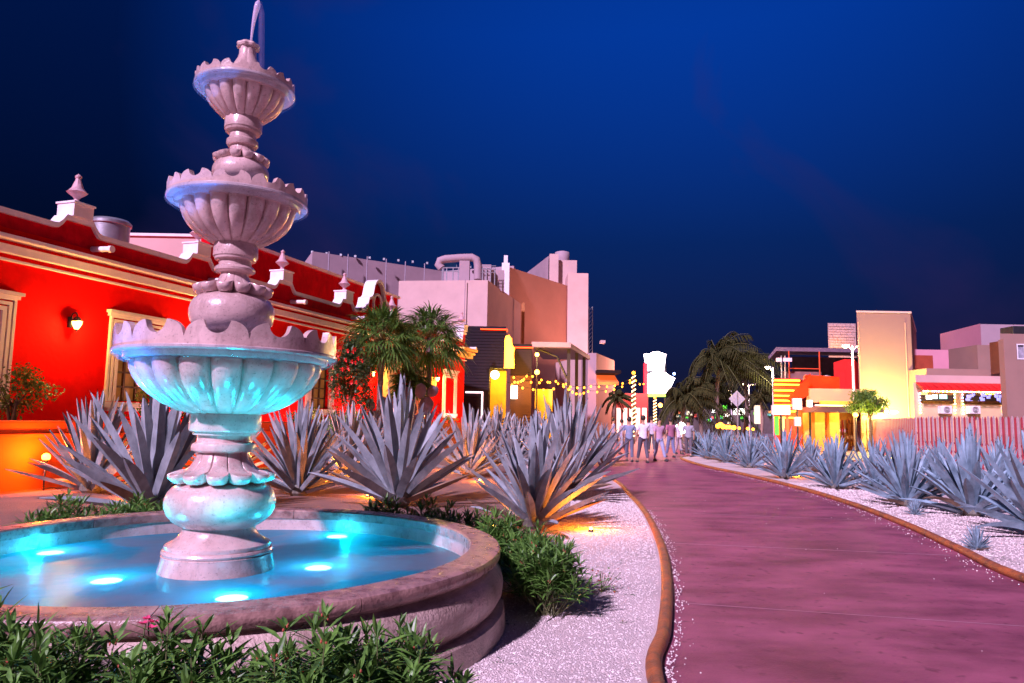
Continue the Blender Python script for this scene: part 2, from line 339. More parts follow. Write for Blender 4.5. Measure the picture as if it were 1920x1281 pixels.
def bowl(name,rib,nr,flange,ring,par,par_z,ncren,water_z):
    """rib profile bottom->top in px; flange/ring: (hw, y0, y1)"""
    P=fl(rib)
    def fn(t,i,r,z):
        u=((t*nr/(2*PI))%1)*2-1
        s=i/(len(P)-1); dep=.13*(1 if s<.8 else (1-(s-.8)*.6))
        return r*(1-dep*(1-math.sqrt(max(0,1-min(1,abs(u))**2.2)))), z
    mb=MB(); mb.lathe(P,nr*12,fn=fn); b=mb.build(name,stone,ft,True,auto=60)
    # flange rings
    rz0=RZ(ring[0],ring[1]); rz1=RZ(ring[0],ring[2]); f0=RZ(flange[0],flange[1]); f1=RZ(flange[0],flange[2])
    rin=P[-1][0]*.9
    mb=MB(); mb.lathe([(rin,rz0[1]-.004),(rz0[0]-.006,rz0[1]),(rz0[0],rz0[1]+.008),(rz0[0],f0[1]-.006),(rz0[0]+.004,f0[1]),(f0[0]-.008,f0[1]),(f0[0],f0[1]+.008),(f0[0],f1[1]-.006),(f0[0]-.008,f1[1]),(rin,f1[1])],128)
    mb.build('flange',stone,b,True,auto=40)
    # scalloped parapet
    ro=RZ(par,flange[2])[0]; zb=f1[1]-.01; h=par_z
    th=.045 if h>.1 else .03
    def top(t):
        u=(t*ncren/(2*PI))%1
        if u<.3: f=math.sqrt(max(0,1-((.3-u)/.3)**2))
        elif u<.7: f=1-.78*math.sqrt(max(0,1-((u-.5)/.2)**2))
        else: f=math.sqrt(max(0,1-((u-.7)/.3)**2))
        return zb+h*(.34+.66*f)
    def fn2(t,i,r,z):
        return (ro,zb) if i==0 else (ro+.004,top(t)) if i==1 else (ro-th,top(t)) if i==2 else (ro-th-.01,zb-.03)
    mb=MB(); mb.lathe([(1,0)]*4,ncren*24,fn=fn2); mb.build('scalloped_rim',stone,b,True,auto=30)
    mb=MB(); mb.lathe([(.02,zb+water_z),(ro-th,zb+water_z)],64); mb.build('basin_water',watermat('basin_water_'+name,(.3,.3,.42),.2,.2),b)
    # thin sheet of overflowing water clinging to the edge
    mb=MB(); mb.lathe([(f0[0]+.004,f1[1]-.002),(f0[0]+.007,f0[1]-.01),(rz0[0]+.01,rz0[1]-.016)],128)
    mb.build('water_film',film_m,b,True)
    return b
film_m=watermat('water_film',(.5,.55,.8),.88,.3,.03)
bowl('lower_basin',[(62,777),(72,776),(95,770),(122,758),(146,742),(163,727),(173,713),(179,700),(181,690),(179,684),(172,680),(160,679)],18,(210,671,664),(192,681,672),207,.175,12,.03)
lath('basin_foot',[(47,665),(47,648),(48,634),(49.5,624),(56,621)])
lath('bulb',[(48,624),(58,622),(70,616),(78,606),(81,594),(81,584),(78,573),(72,564),(62,557),(48,553)])
petals('petal_collar',[(26,512,0),(27,519,0),(31,528,.02),(38,535,.05),(50,540,.08),(64,541.5,.13),(76,541,.2),(78,544,.2),(76,550,.2),(68,556,.19),(56,558,.14),(40,556,.08)],12,.3)
lath('neck_moulding',[(26,514),(34,513),(38.5,510),(39,506),(36,502),(31,500),(31,490),(39,489),(40,485),(42,484),(42.5,481),(42,461),(40,458)])
bowl('middle_basin',[(38,461),(46,459),(62,452),(80,441),(95,427),(104,413),(109,400),(110,392),(108,387),(102,384)],18,(133,386,379),(119,392,387),131,.105,12,.02)
lath('basin_foot',[(33,372),(32,355),(34,344),(38,341)])
lath('bulb',[(34,345),(44,342),(51,336),(54,328),(53.5,321),(50,313),(44,307),(34,303)])
petals('petal_collar',[(22,272,0),(23,280,0),(26,288,.02),(32,294,.05),(42,297,.1),(52,297,.2),(55,299,.2),(54,304,.2),(48,308,.18),(38,309,.12),(28,307,.05)],12,.3)
lath('neck_moulding',[(22,277),(28,276),(30.5,272),(30,266),(26,262.5),(25,252),(33,250),(34,246),(35.5,245),(35.5,226),(34,222)])
bowl('upper_basin',[(33,228),(40,225),(52,216),(64,205),(72,194),(76,184),(77,178),(75,174),(70,172)],16,(95,174,168),(85,180,174.5),93,.08,11,.015)
def fin(t,i,r,z):
    u=((t*5/(2*PI))%1)*2-1; return r*(1-.07*abs(u)**5),z
lath('finial',[(18,160),(24,150),(28,140),(28,132),(25,122),(19,112),(16.5,104),(16,94),(17,91),(16,89)],fn=fin)
lath('finial_cap',[(15,92),(20,91),(22,88),(21,85),(17,83.5),(15,81.5),(10,79),(2,78)],fn=lambda t,i,r,z:(r*(1+.06*math.cos(8*t)),z))
mb=MB(); top_z=za(79); pts=[];rs=[]
for i in range(14):
    s=i/13; pts.append((.02+.045*s-.01*math.sin(s*3),0,top_z+.36*s)); rs.append(.008+.020*s**1.6 if i<12 else (.022 if i==12 else .008))
mb.tube(pts,rs,10); mb.build('water_jet',watermat('jet_water',(.75,.6,.85),.25,.45,.1),ft,True)
mb=MB()
jx=.02
for k,(dx,r2) in enumerate([(.07,.014),(.085,.02)]):
    mb.tube([(jx+dx*.6,0.0,top_z+.34),(jx+dx*.9,0,top_z+.25),(jx+dx,0,top_z+.05),(jx+dx+.02,0,top_z-.25)],[r2*.9,r2,r2*1.1,r2*.8],8,False)
mb.build('falling_water',watermat('mist_water',(.5,.4,.8),.93,.5,.3),ft,True)
# pool water and lamps
mb=MB(); mb.lathe([(.3,.405),(1.0,.405),(RI-.002,.405)],96,(fx,fy)); tag(mb.build('water',watermat('pool_water',(.02,.23,.33),.10,.5,.28,patch=True)),kind='structure')
LP=[(95,1034),(200,1086),(435,1118),(597,1062),(632,1004)]
LPn=['at the far left against the pool wall','in the front left water','nearest the front rim','in the front right water, right of the plinth','behind the plinth near the back right wall']
cy=(0.0,.56,1.0)
for (x,y),nm in zip(LP,LPn):
    g=G(x,y,.40)
    r=thing('underwater_lamp','round cyan pool lamp glowing '+nm,'pool lamp',(g.x,g.y,.3),0,'underwater pool lamps')
    mb=MB(); mb.lathe([(.03,.03),(.06,.04),(.105,.07),(.108,.085),(.10,.088)],28); mb.build('housing',mat('lamp_housing',(.04,.1,.13),.5),r,True)
    mb=MB(); mb.lathe([(.001,.098),(.05,.096),(.09,.090),(.108,.082)],28); mb.build('lens',glow('cyan_lens',(.35,.9,1.0),22),r,True)
    dv=Vector((fx-g.x,fy-g.y,1.7)).normalized(); light('lamp_light',(g.x,g.y,.425),(0,.60,.80),88,.16,kind='SPOT',rot=(-dv).to_track_quat('-Z','Y').to_euler() if False else dv.to_track_quat('-Z','Y').to_euler(),spot=R(78))
    light('lamp_underlight',(g.x,g.y,.25),(0,.68,1),10,.10)
    if (Vector((g.x,g.y))-FC).length>1.3: light('lamp_wall_light',(g.x+(g.x-fx)*.10,g.y+(g.y-fy)*.10,.45),cy,8,.05)
    if (Vector((g.x,g.y))-FC).length>1.3:
        dv=Vector((fx-g.x,fy-g.y,2.9)); light('upper_basin_fill',(g.x,g.y,.43),(0,.22,1),420,.04,kind='SPOT',rot=dv.to_track_quat('-Z','Y').to_euler(),spot=R(34))  # added narrow blue spot for the undersides of the upper basins
r=thing('underwater_lamp','added pool lamp outside the picture, lighting the upper basins blue','pool lamp',(-3.45,4.62,.3),0,'underwater pool lamps')  # unseen lamp, added to turn the upper basins blue
mb=MB(); mb.lathe([(.03,.03),(.06,.04),(.105,.07),(.108,.085),(.10,.088)],28); mb.build('housing',MATS['lamp_housing'],r,True)
mb=MB(); mb.lathe([(.001,.098),(.05,.096),(.09,.090),(.108,.082)],28); mb.build('lens',MATS['cyan_lens'],r,True)
dv=Vector((fx+3.45,fy-4.62,2.9)); light('upper_basin_fill',(-3.45,4.62,.43),(0,.22,1),420,.04,kind='SPOT',rot=dv.to_track_quat('-Z','Y').to_euler(),spot=R(34))
# ------------------------------------------------------------------ agaves
def agave_mesh(seed,nl=75,Lm=1.25,W=.058):
    rn=random.Random(seed); mb=MB()
    for i in range(nl):
        s=(i+.5)/nl; az=i*2.39996+rn.uniform(-.2,.2)
        el=R(13+76*s**.85)+rn.uniform(-.09,.09)
        Lf=Lm*(.78+.28*s if s<.8 else 1.0)*rn.uniform(.86,1.08)
        wid=W*Lm/1.25*rn.uniform(.85,1.15)
        base=Vector((math.cos(az)*.09*(1-s),math.sin(az)*.09*(1-s),.06+.16*s))
        d=Vector((math.cos(az)*math.cos(el),math.sin(az)*math.cos(el),math.sin(el)))
        side=Vector((-math.sin(az),math.cos(az),0)); nrm=d.cross(side).normalized()
        if nrm.z<0: nrm=-nrm
        tw=rn.uniform(-.35,.35); side=(side*math.cos(tw)+nrm*math.sin(tw)); nrm=nrm*math.cos(tw)-Vector((-math.sin(az),math.cos(az),0))*math.sin(tw)
        bend=rn.uniform(-.05,.16)*(1-s)+rn.uniform(-.03,.03)+(.25 if rn.random()<.03 else 0)
        ks=[0,.15,.35,.55,.75,.9,.975,1]; ws=[1.15,.85,.95,1.0,.78,.42,.14,.02]
        vs=[]
        for k,wk in zip(ks,ws):
            c=base+d*(Lf*k)-nrm*0+Vector((0,0,-1))*bend*Lf*k*k; ww=wid*wk; th=.014*(1.6-k)*min(1,wk*1.5)
            vs+= [c-side*ww+nrm*ww*.42, c-nrm*th*.2, c+side*ww+nrm*ww*.42, c-nrm*th*1.8]
        fs=[]
        for j in range(len(ks)-1):
            for q in range(4): fs.append((j*4+q,j*4+(q+1)%4,(j+1)*4+(q+1)%4,(j+1)*4+q))
        f0=len(mb.f); dry=s<.2 and rn.random()<.22
        mb.add(vs,fs)
        for j,_f in enumerate(fs):
            if j>=len(fs)-4: mb.fm[f0+j]=1
            elif dry: mb.fm[f0+j]=2
    return mb
def leafmat(name,c,c2,tip=None,rough=.5,trans=.1):
    return mat(name,c,rough,.2,7,.15,50,c2=c2,trans=trans)
agm=mat('agave_leaf',(.20,.235,.26),.5,.22,5,.2,60,c2=(.35,.39,.41),stretch=(1,1,.6),trans=.06)
ag_src=[]
agm2=mat('agave_leaf_bluer_light',(.14,.23,.29),.5,.22,5,.2,60,c2=(.26,.38,.46),stretch=(1,1,.6),trans=.06)  # bluer leaf copy; the right bed's different light put into the colour
for k,(nl,Lm) in enumerate([(60,1.3),(50,1.3),(70,1.3),(46,1.3)]*2):
    me=agave_mesh(20+k,nl,Lm,.066 if k%4==3 else .050); o=me.build('leaves',[agm if k<4 else agm2,mat('agave_spine',(.06,.035,.03),.5,.2,20),mat('agave_dry_leaf',(.22,.14,.09),.8,.35,9)]); ag_src.append(o)
corm=MB(); corm.lathe([(.10,0),(.16,.06),(.17,.14),(.12,.24),(.03,.3)],14); core=corm.build('stem_core',mat('agave_stem',(.16,.15,.12),.8,.3,20)); 
def agave(x,y,h,label,v=0,group='blue agaves planted in the left bed',rot=None):
    if 'right bed' in group: h*=.78 if ('second row' in label or 'back row' in label) else .90
    """x,y pixel of base on ground"""
    g=G(x,y,.03) if isinstance(x,(int,float)) else x
    s=h/1.4
    r=thing('agave_plant',label,'agave',(g.x,g.y,.02),rot if rot is not None else random.random()*6.28,group); r.scale=(s,s,s)
    a=ag_src[v%4+(4 if 'right' in group else 0)].copy(); col.objects.link(a); a.parent=r; a.name='leaves'
    b=core.copy(); col.objects.link(b); b.parent=r; b.name='stem_core'
    return r
LG='blue agaves planted in the left bed'
agave(285,965,2.0,'large blue agave behind the pool, left of the fountain column',3,rot=1.3)
agave(170,925,1.75,'blue agave with long leaning leaves close behind the far left pool rim',1,rot=.4)
agave(150,885,1.75,'blue agave by the lit spotlight at the orange planter wall',2,rot=2.)
agave(560,930,1.75,'blue agave just right of the fountain column behind the pool',2,rot=.9)
agave(745,950,2.05,'tallest big blue agave standing behind the pool between fountain and path',3,rot=2.5)
agave(655,905,1.7,'blue agave partly hidden behind the left side of the tallest agave',1)
agave(880,895,1.75,'blue agave peeking out right behind the tallest agave',1)
agave(930,870,1.9,'dense blue agave in the row in front of the black clad bar',2)
agave(1000,992,1.5,'low wide blue agave in front, leaves spreading over the gravel by the oleander',3,rot=.2)
agave(1062,935,1.95,'tall blue agave nearest the path bend in the left bed',2,rot=3)
agave(1010,865,1.7,'blue agave in the back row left of the path bend',1)
agave(1075,868,1.6,'small far blue agave beside the plaza at the bed tip',0)
agave(700,868,1.7,'blue agave in the far row below the shrub with red flowers',2)
agave(800,862,1.7,'blue agave in the far row below the fan palms',0)
agave(420,900,1.7,'blue agave hidden largely behind the fountain column',1)
agave(-75,905,1.8,'blue agave at the left picture edge, only its leaf tips reaching in',3,rot=.3)
agave(65,885,1.5,'smaller blue agave between the left edge and the planter spotlight',1,rot=.3)
agave(965,872,1.6,'blue agave in the back row between the dense one and the path',2)
agave(1130,872,1.35,'small blue agave at the tip of the left bed beside the plaza',1)
agave(620,872,1.6,'blue agave far behind, right of the fountain, near the planter',0)
# right rows
RG='blue agaves planted in the right bed'
for x,y,h,v,lb in [(1472,898,1.5,3,'front row blue agave, symmetrical fan, with white lit sign behind it'),(1566,917,1.38,1,'front row blue agave with upright narrow fan left of the wide clump'),
 (1700,950,1.5,2,'front row blue agave standing before the far end of the pink and white picket fence'),(1822,968,1.62,3,'large front row blue agave before the red awning restaurant'),
 (1960,1010,1.75,3,'nearest blue agave cut by the right edge of the picture'),
 (1405,878,1.4,1,'front row blue agave fourth from the tip of the right bed'),(1362,868,1.35,2,'front row blue agave third from the tip of the right bed'),(1330,862,1.3,0,'front row blue agave second from the tip of the right bed'),(1305,855,1.25,1,'farthest blue agave at the very tip of the right bed'),
 (1640,920,1.5,0,'second row blue agave between the narrow fan and the wide clump'),(1765,925,1.55,1,'second row blue agave in front of the picket fence corner'),(1880,945,1.6,2,'second row blue agave close to the right picture edge'),
 (1520,885,1.4,2,'second row blue agave behind the gap right of the symmetrical fan'),(1430,865,1.4,0,'second row blue agave behind the tip of the right bed'),(1700,895,1.5,2,'back row blue agave at the foot of the picket fence')]:
    agave(x,y,h,lb,v,RG)
agave(1717,966,.28,'tiny agave pup on the gravel at the foot of the big agaves',1,'small agave pups on the right gravel')
agave(1832,1032,.30,'tiny agave pup alone beside the right kerb',0,'small agave pups on the right gravel')
for o in ag_src+[core]: bpy.data.objects.remove(o)
# ground spotlights (orange)
ol=(1.0,.22,.01)
for x,y,e,lb in [(1108,991,16,'at the foot of the low wide agave beside the gravel'),(927,985,2,'half hidden in the oleander right of the pool'),(690,928,22,'under the tallest agave behind the pool'),
  (470,905,30,'under the agaves behind the fountain column'),(250,930,26,'under the agaves behind the left pool rim'),(900,900,30,'between the agaves behind the tallest one'),(1050,890,30,'under the tall agave by the path bend'),(1500,892,10,'beside the symmetrical agave in the right bed'),(1665,908,10,'between the right bed agaves'),(1420,868,10,'near the tip of the right bed'),(840,880,40,'in the far row before the red wall'),(600,900,40,'behind the agave right of the fountain')]:
    g=G(x,y,.08)
    r=thing('ground_spotlight','small orange glowing garden spotlight '+lb,'spotlight',(g.x,g.y,.035),0,'orange garden spotlights')
    mb=MB(); mb.lathe([(.04,-.02),(.04,.02),(.034,.035)],14); mb.build('housing',black_m,r,True)
    mb=MB(); mb.ball((0,0,.04),.030 if y<980 else .024,10); mb.build('lens',glow('orange_lens',(1,.45,.05),30),r,True)
    light('spot_light',(g.x,g.y+.10,.20),ol,e*2.2,.05)
# ------------------------------------------------------------------ leafy bushes
def lance(mb,p,d,L_,w_,droop=.15,rn=random):
    d=d.normalized(); s=d.cross(Vector((rn.uniform(-.3,.3),rn.uniform(-.3,.3),1))).normalized(); q=p
    a=p+d*L_*.4+Vector((0,0,-droop*L_*.16)); b=p+d*L_+Vector((0,0,-droop*L_)); n=d.cross(s)*w_*.25
    mid=p+d*L_*.7+Vector((0,0,-droop*L_*.49))
    mb.add([p,a-s*w_-n,a,a+s*w_-n,mid-s*w_*.75-n,mid,mid+s*w_*.75-n,b],[(0,2,1),(0,3,2),(1,2,5,4),(2,3,6,5),(4,5,7),(5,6,7)])
def oleander(seed,rx,rz_,ns,leaf=.12,wl=.011,nw=7,lowcut=0):
    rn=random.Random(seed); lv=MB(); st=MB(); bl=MB()
    for i in range(ns):
        a=rn.random()*6.28; rr=math.sqrt(rn.random()); bx,by=rn.uniform(-.1,.1),rn.uniform(-.1,.1)
        tip=Vector((math.cos(a)*rr*rx,math.sin(a)*rr*rx,rz_*(1-.45*rr*rr)*rn.uniform(.7,1.05)))
        b=Vector((bx*rx*2,by*rx*2,0)); mid=(b+tip)*.5+Vector((math.cos(a),math.sin(a),.0))*rx*.08
        st.tube([b,mid,tip],[.006,.004,.0025],5,False)
        for k in range(nw):
            s=1-k*(.6/nw); p=mid.lerp(tip,max(0,(s-.5)*2)) if s>.5 else b.lerp(mid,s*2)
            ph=rn.random()*6.28
            for j in range(4 if k else 5):
                an=ph+j*6.28/(4 if k else 5)+rn.uniform(-.3,.3); el=rn.uniform(.15,.75)+(.55 if k==0 else 0)
                dd=Vector((math.cos(an)*math.cos(el),math.sin(an)*math.cos(el),math.sin(el)))
                lance(lv,p,dd,leaf*rn.uniform(.6,1.15)*(.6 if k==0 else 1),wl*rn.uniform(.8,1.2),rn.uniform(0,.35),rn)
        if rn.random()<.3:
            f0=len(lv.f)
            for j in range(5): lv.ball(tuple(tip+Vector((rn.uniform(-.015,.015),rn.uniform(-.015,.015),rn.uniform(.0,.03)))),.005,6,1.6)
            for j in range(f0,len(lv.f)): lv.fm[j]=1
    return lv,st,bl
lf1=mat('oleander_leaf',(.045,.13,.03),.4,.35,14,c2=(.13,.27,.045),trans=.18)
lf2=mat('light_leaf',(.09,.17,.03),.45,.35,10,c2=(.18,.26,.05),trans=.2)
lf3=mat('dark_leaf',(.025,.06,.03),.45,.35,8,c2=(.06,.12,.04),trans=.15)
stemm=mat('green_stem',(.12,.13,.05),.6,.2,20)
budm=mat('red_bud',(.4,.08,.05),.5,.2,20)
flow=mat('pink_flower',(.8,.08,.22),.5,.2,20,trans=.2)
OL=[]
for k in range(3):
    lv,st,bl=oleander(50+k,.40,.74,62,.21,.0115,8)
    OL.append([lv.build('foliage',[lf1,budm]),st.build('stems',stemm)])
for k in range(3):
    lv,st,bl=oleander(70+k,.42,.70,46,.26,.012,7)
    OL.append([lv.build('foliage',[lf1,budm]),st.build('stems',stemm)])
def bush(x,y,s,label,v,group,sz=1,name='oleander_bush'):
    r=thing(name,label,'bush',(x,y,.02),random.random()*6.28,group); r.scale=(s,s,s*sz)
    for o,nm in zip(OL[v],('foliage','stems')):
        c=o.copy(); col.objects.link(c); c.parent=r; c.name=nm
    return r
FG='oleander bushes in front of the pool'
for i,(x,y,s,sz,lb) in enumerate([(-2.25,2.95,1.0,1.0,'at the left picture edge'),(-1.75,2.85,.95,.98,'under the pink blossom'),(-1.25,2.95,.95,.97,'before the middle of the pool rim'),(-.78,3.0,.95,.95,'right of middle under the rim'),(-.5,3.22,.9,.98,'rightmost, before the curved pool side'),
  (-1.5,2.45,.9,.85,'in the lower front, left of middle'),(-1.0,2.4,.9,.82,'in the lower front middle'),(-.62,2.6,.85,.85,'in the lower front right'),(-2.0,2.4,.9,.85,'in the lower left corner'),(-2.6,3.3,1,.95,'behind the left corner bush')]):
    bush(x,y,s,'dark green oleander bush in front of the pool, '+lb,i%3,FG,sz*1.02)
BG2='oleander bushes around the back of the pool'
def pol(a,r): return FC.x+math.cos(R(a))*r, FC.y+math.sin(R(a))*r
for i,(a,r,s,sz,lb) in enumerate([(7,2.52,.78,1.05,'right of the pool, nearest the gravel'),(17,2.55,.85,1.0,'right of the pool beneath the low wide agave'),(24,2.55,.85,.85,'beyond the red lit coping'),(36,2.55,.8,1.15,'behind the right rear rim'),(47,2.5,.78,1.2,'behind the rim before the tallest agave'),(58,2.5,.78,1.2,'behind the rim, between the agaves'),
   (70,2.5,.78,1.2,'just right of the column behind the rim'),(104,2.55,.8,1.15,'left of the column behind the rim'),(117,2.6,.85,1.15,'behind the left rear rim'),(130,2.6,.9,1.0,'far left behind the rim'),(126,3.2,.95,.9,'far left in the second row'),(141,2.9,.95,1.0,'at the left picture edge behind the pool')]):
    x,y=pol(a,r); bush(x,y,s,'green oleander bush '+lb,i%3+3,BG2,sz)
for t in OL:
    for o in t: bpy.data.objects.remove(o)
# pink blossom
p=D(268,1170,2.95)
r=thing('oleander_flower','small cluster of pink oleander blossoms above the front bushes','flower',p)
mb=MB()
for k in range(4):
    c=Vector((random.uniform(-.05,.06),random.uniform(-.02,.02),random.uniform(-.015,.02)))
    for j in range(5):
        an=j*1.257+k; lance(mb,c,Vector((math.cos(an),math.sin(an)*.6,.45)),.026,.009,.1)
mb.build('petals',flow,r); mb=MB(); mb.tube([(0,0,-.35),(0,0,-.1),(.01,0,0)],.003,5); mb.build('stem',stemm,r)
# little rose-like plant on the gravel, weeds
g=G(1128,1118)
r=thing('seedling_plant','small leafy plant with red tips alone on the gravel','plant',(g.x,g.y,.03)); mb=MB(); mr_=MB(); st=MB()
for i in range(90):
    c=Vector((random.gauss(0,.06),random.gauss(0,.05),abs(random.gauss(.08,.06)))); an=random.random()*6.28
    lance(mb if random.random()<.75 else mr_,c,Vector((math.cos(an),math.sin(an),.4)),.035,.010,.2)
for i in range(7): st.tube([(0,0,0),(random.gauss(0,.06),random.gauss(0,.05),.17)],.003,5)
mb.build('foliage',lf1,r); mr_.build('red_leaves',budm,r); st.build('stems',stemm,r)
mb=MB()
for i in range(110):
    if i<75: q=G(random.uniform(1500,1900),random.uniform(0,1)); y=8+random.random()*9; x=lx(RCs,y)+.15+random.random()*2
    else: y=4+random.random()*7; x=lx(LCs,y)-.15-random.random()*1.2
    for j in range(7):
        an=random.random()*6.28; lance(mb,Vector((x+random.gauss(0,.04),y+random.gauss(0,.04),.035)),Vector((math.cos(an),math.sin(an),.5)),random.uniform(.03,.07),.004,.4)
tag(mb.build('weeds',lf3),'tiny dark weeds scattered over the pale gravel','weeds',kind='stuff')
# ------------------------------------------------------------------ red restaurant building
AZ=R(18.5); dr=Vector((math.sin(AZ),math.cos(AZ),0)); nn_=Vector((dr.y,-dr.x,0)); P0=Vector((-10.92,15.5,0))
def WT(x,y,off=0):
    d=ray(x,y); t=((P0+nn_*off-O).dot(nn_))/d.dot(nn_); p=O+d*t; return (p-P0).dot(dr), p.z
RZB=PI/2-AZ
rb=thing('red_restaurant','long red plastered restaurant with pale cornice, finials and lattice windows','building',P0,RZB)
wc=[(-.8,1),(3.45,1),(7.7,1),(11.95,1),(24.05,1)]
Z0,Z1=1.85,3.7; hw=.6; T0,T1=-9,26.1
mb=MB(); x=T0
for c,_ in wc:
    mb.box(x,c-hw,0,.3,0,5.5); mb.box(c-hw,c+hw,0,.3,0,Z0); mb.box(c-hw,c+hw,0,.3,Z1,5.5); x=c+hw
mb.box(x,17.4,0,.3,0,5.5); mb.box(17.4,19.6,0,.3,3.3,5.5); mb.box(19.6,T1,0,.3,0,5.5)
mb.box(T1-.3,T1,.3,9,0,5.5); mb.box(T0,T1,.3,9,5.3,5.4)
mb.build('wall',red_m,rb)
# curtains behind the lattices; room light put in as their own faint glow
wglow=mat('window_curtain',(.32,.14,.06),.6,.7,1.6,emit=(1,.36,.07),es=.10)
mb=MB()
for k,(c,_) in enumerate(wc):
    wf=MB()
    for a,b in ((hw,hw+.09),(hw+.13,hw+.2),(hw+.24,hw+.3)):
        dz=a-hw; 
        wf.box(c-b,c-a,-.07,.02,Z0-.02,Z1+b-hw); wf.box(c+a,c+b,-.07,.02,Z0-.02,Z1+b-hw); wf.box(c-a,c+a,-.07,.02,Z1+dz,Z1+b-hw)
    fr=wf.build('window',trim_m,rb)
    mb2=MB(); mb2.box(c-.95,c+.95,-.12,.02,Z0-.18,Z0-.03); mb2.box(c-.85,c+.85,-.09,.02,Z0-.26,Z0-.185); mb2.build('sill',trim_m,fr)
    mb2=MB(); mb2.box(c-1.0,c+1.0,-.16,.02,4.05,4.12); mb2.box(c-.95,c+.95,-.10,.02,3.97,4.045); mb2.build('hood',trim_m,fr)
    mb2=MB()
    for i in range(4): xx=c-hw+2*hw*i/3; mb2.box(xx-.03,xx+.03,.12,.18,Z0,Z1)
    for i in range(6): zz=Z0+(Z1-Z0)*i/5; mb2.box(c-hw,c+hw,.125,.175,zz-.025,zz+.025)
    mb2.build('lattice',wood_m,fr)
    mb2=MB(); mb2.box(c-hw,c+hw,.2,.21,Z0,Z1); mb2.build('pane',wglow if k!=0 else glass_m,fr)
# parapet with stepped top
PC=[1.46+4.02*k for k in range(-2,7)]
def parz(t):
    z=5.8
    for c in PC[:-1]:
        if abs(c-17.54)<.1: continue
        d=abs(t-c)
        if d<.36: z=max(z,6.06)
        elif d<.62: z=max(z,5.8+.26*(1-math.sin((d-.36)/.26*PI/2)))
    d=abs(t-15.85)
    pr=[(0,7.32),(.2,7.28),(.36,7.15),(.46,6.95),(.5,6.65),(.62,6.5),(.85,6.42),(.95,6.1),(1.1,5.9),(1.3,5.83),(1.45,5.9),(1.55,5.8)]
    for (a,za_),(b,zb_) in zip(pr,pr[1:]):
        if a<=d<=b: z=max(z,za_+(zb_-za_)*(d-a)/(b-a))
    if t>25.5: z=6.25
    return z
ts=sorted(set([T0+i*.1 for i in range(int((T1-T0)/.1)+1)]+[T1]+[PC[k]+s for k in range(8) for s in(-.355,.355)]))
mb=MB()
for a,b in zip(ts,ts[1:]):
    za_,zb_=parz(a),parz(b)
    mb.add([(a,0,5.5),(b,0,5.5),(b,.25,5.5),(a,.25,5.5),(a,0,za_),(b,0,zb_),(b,.25,zb_),(a,.25,za_)],[(0,1,5,4),(2,3,7,6)])
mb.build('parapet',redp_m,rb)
mb=MB()
for a,b in zip(ts,ts[1:]):
    za_,zb_=parz(a),parz(b); h=.11; g_=1 if (14.3<a<17.4) else 0; y0=-.09-.12*g_
    mb.add([(a,y0,za_-.01),(b,y0,zb_-.01),(b,.33,zb_-.01),(a,.33,za_-.01),(a,y0,za_+h),(b,y0,zb_+h),(b,.33,zb_+h),(a,.33,za_+h)],[(0,1,5,4),(2,3,7,6),(4,5,6,7),(0,3,2,1)])
mb.build('parapet_coping',white_m,rb)
# oculus ring in the gable
mb=MB(); pts=[(15.85+.33*math.cos(PI*i/12),-.1,6.45+.33*math.sin(PI*i/12)) for i in range(13)]; pts=[(16.18,-.1,5.7)]+pts+[(15.52,-.1,5.7)]
mb.tube(pts,.06,8); mb.build('niche_arch',white_m,rb)
mb=MB(); mb.box(T0,T1+.28,-.30,-.001,5.22,5.31); mb.box(T0,T1+.14,-.16,-.001,4.93,5.12); mb.box(T0,T1+.1,-.08,-.001,4.77,4.83)
mb.box(T1,T1+.28,-.0,3,5.22,5.31); mb.box(T1,T1+.14,0,3,4.93,5.12)
mb.build('cornice',trim_m,rb,bevel=.012)
mb=MB(); mb.box(T1-1.6,T1+.42,-.62,-.31,5.28,5.42); mb.box(T1-1.5,T1+.32,-.52,-.165,5.1,5.215);mb.box(T1-1.4,T1+.22,-.42,-.165,4.9,5.099); mb.build('cornice_return',mat('lit_yellow_trim',(.75,.45,.12),.6),rb,bevel=.01)  # orange light on the cornice end put into its colour
fprof=[(.0001,.0),(.11,0),(.12,.03),(.07,.06),(.05,.12),(.09,.17),(.2,.25),(.235,.29),(.2,.32),(.13,.40),(.09,.52),(.06,.6),(.055,.63),(.075,.66),(.07,.7),(.0001,.76)]
pinkst=mat('pink_finial_stone',(.55,.33,.36),.6,.15,10)
for c in PC+[25.8]:
    if c>25 and c!=25.8: continue
    base=6.06 if c!=25.8 else 6.3
    if abs(c-17.54)<.1 or c>20 and c<25: base=5.8
    mb=MB(); mb.box(c-.27,c+.27,-.16,.38,base+.1,base+.42); mb.box(c-.30,c+.30,-.19,.41,base+.42,base+.47); pe=mb.build('pedestal',white_m,rb,bevel=.01)
    mb=MB(); mb.lathe([(r,z+base+.47) for r,z in fprof],8,(c,.11)); mb.build('finial',pinkst,pe,True,auto=40)
    mb=MB(); mb.tube([(c+.45,0,5.52),(c+.45,-.62,5.49)],.07,12); mb.tube([(c+.45,-.54,5.493),(c+.45,-.63,5.489)],.085,12); mb.build('water_spout',trim_m,rb,True,auto=40)
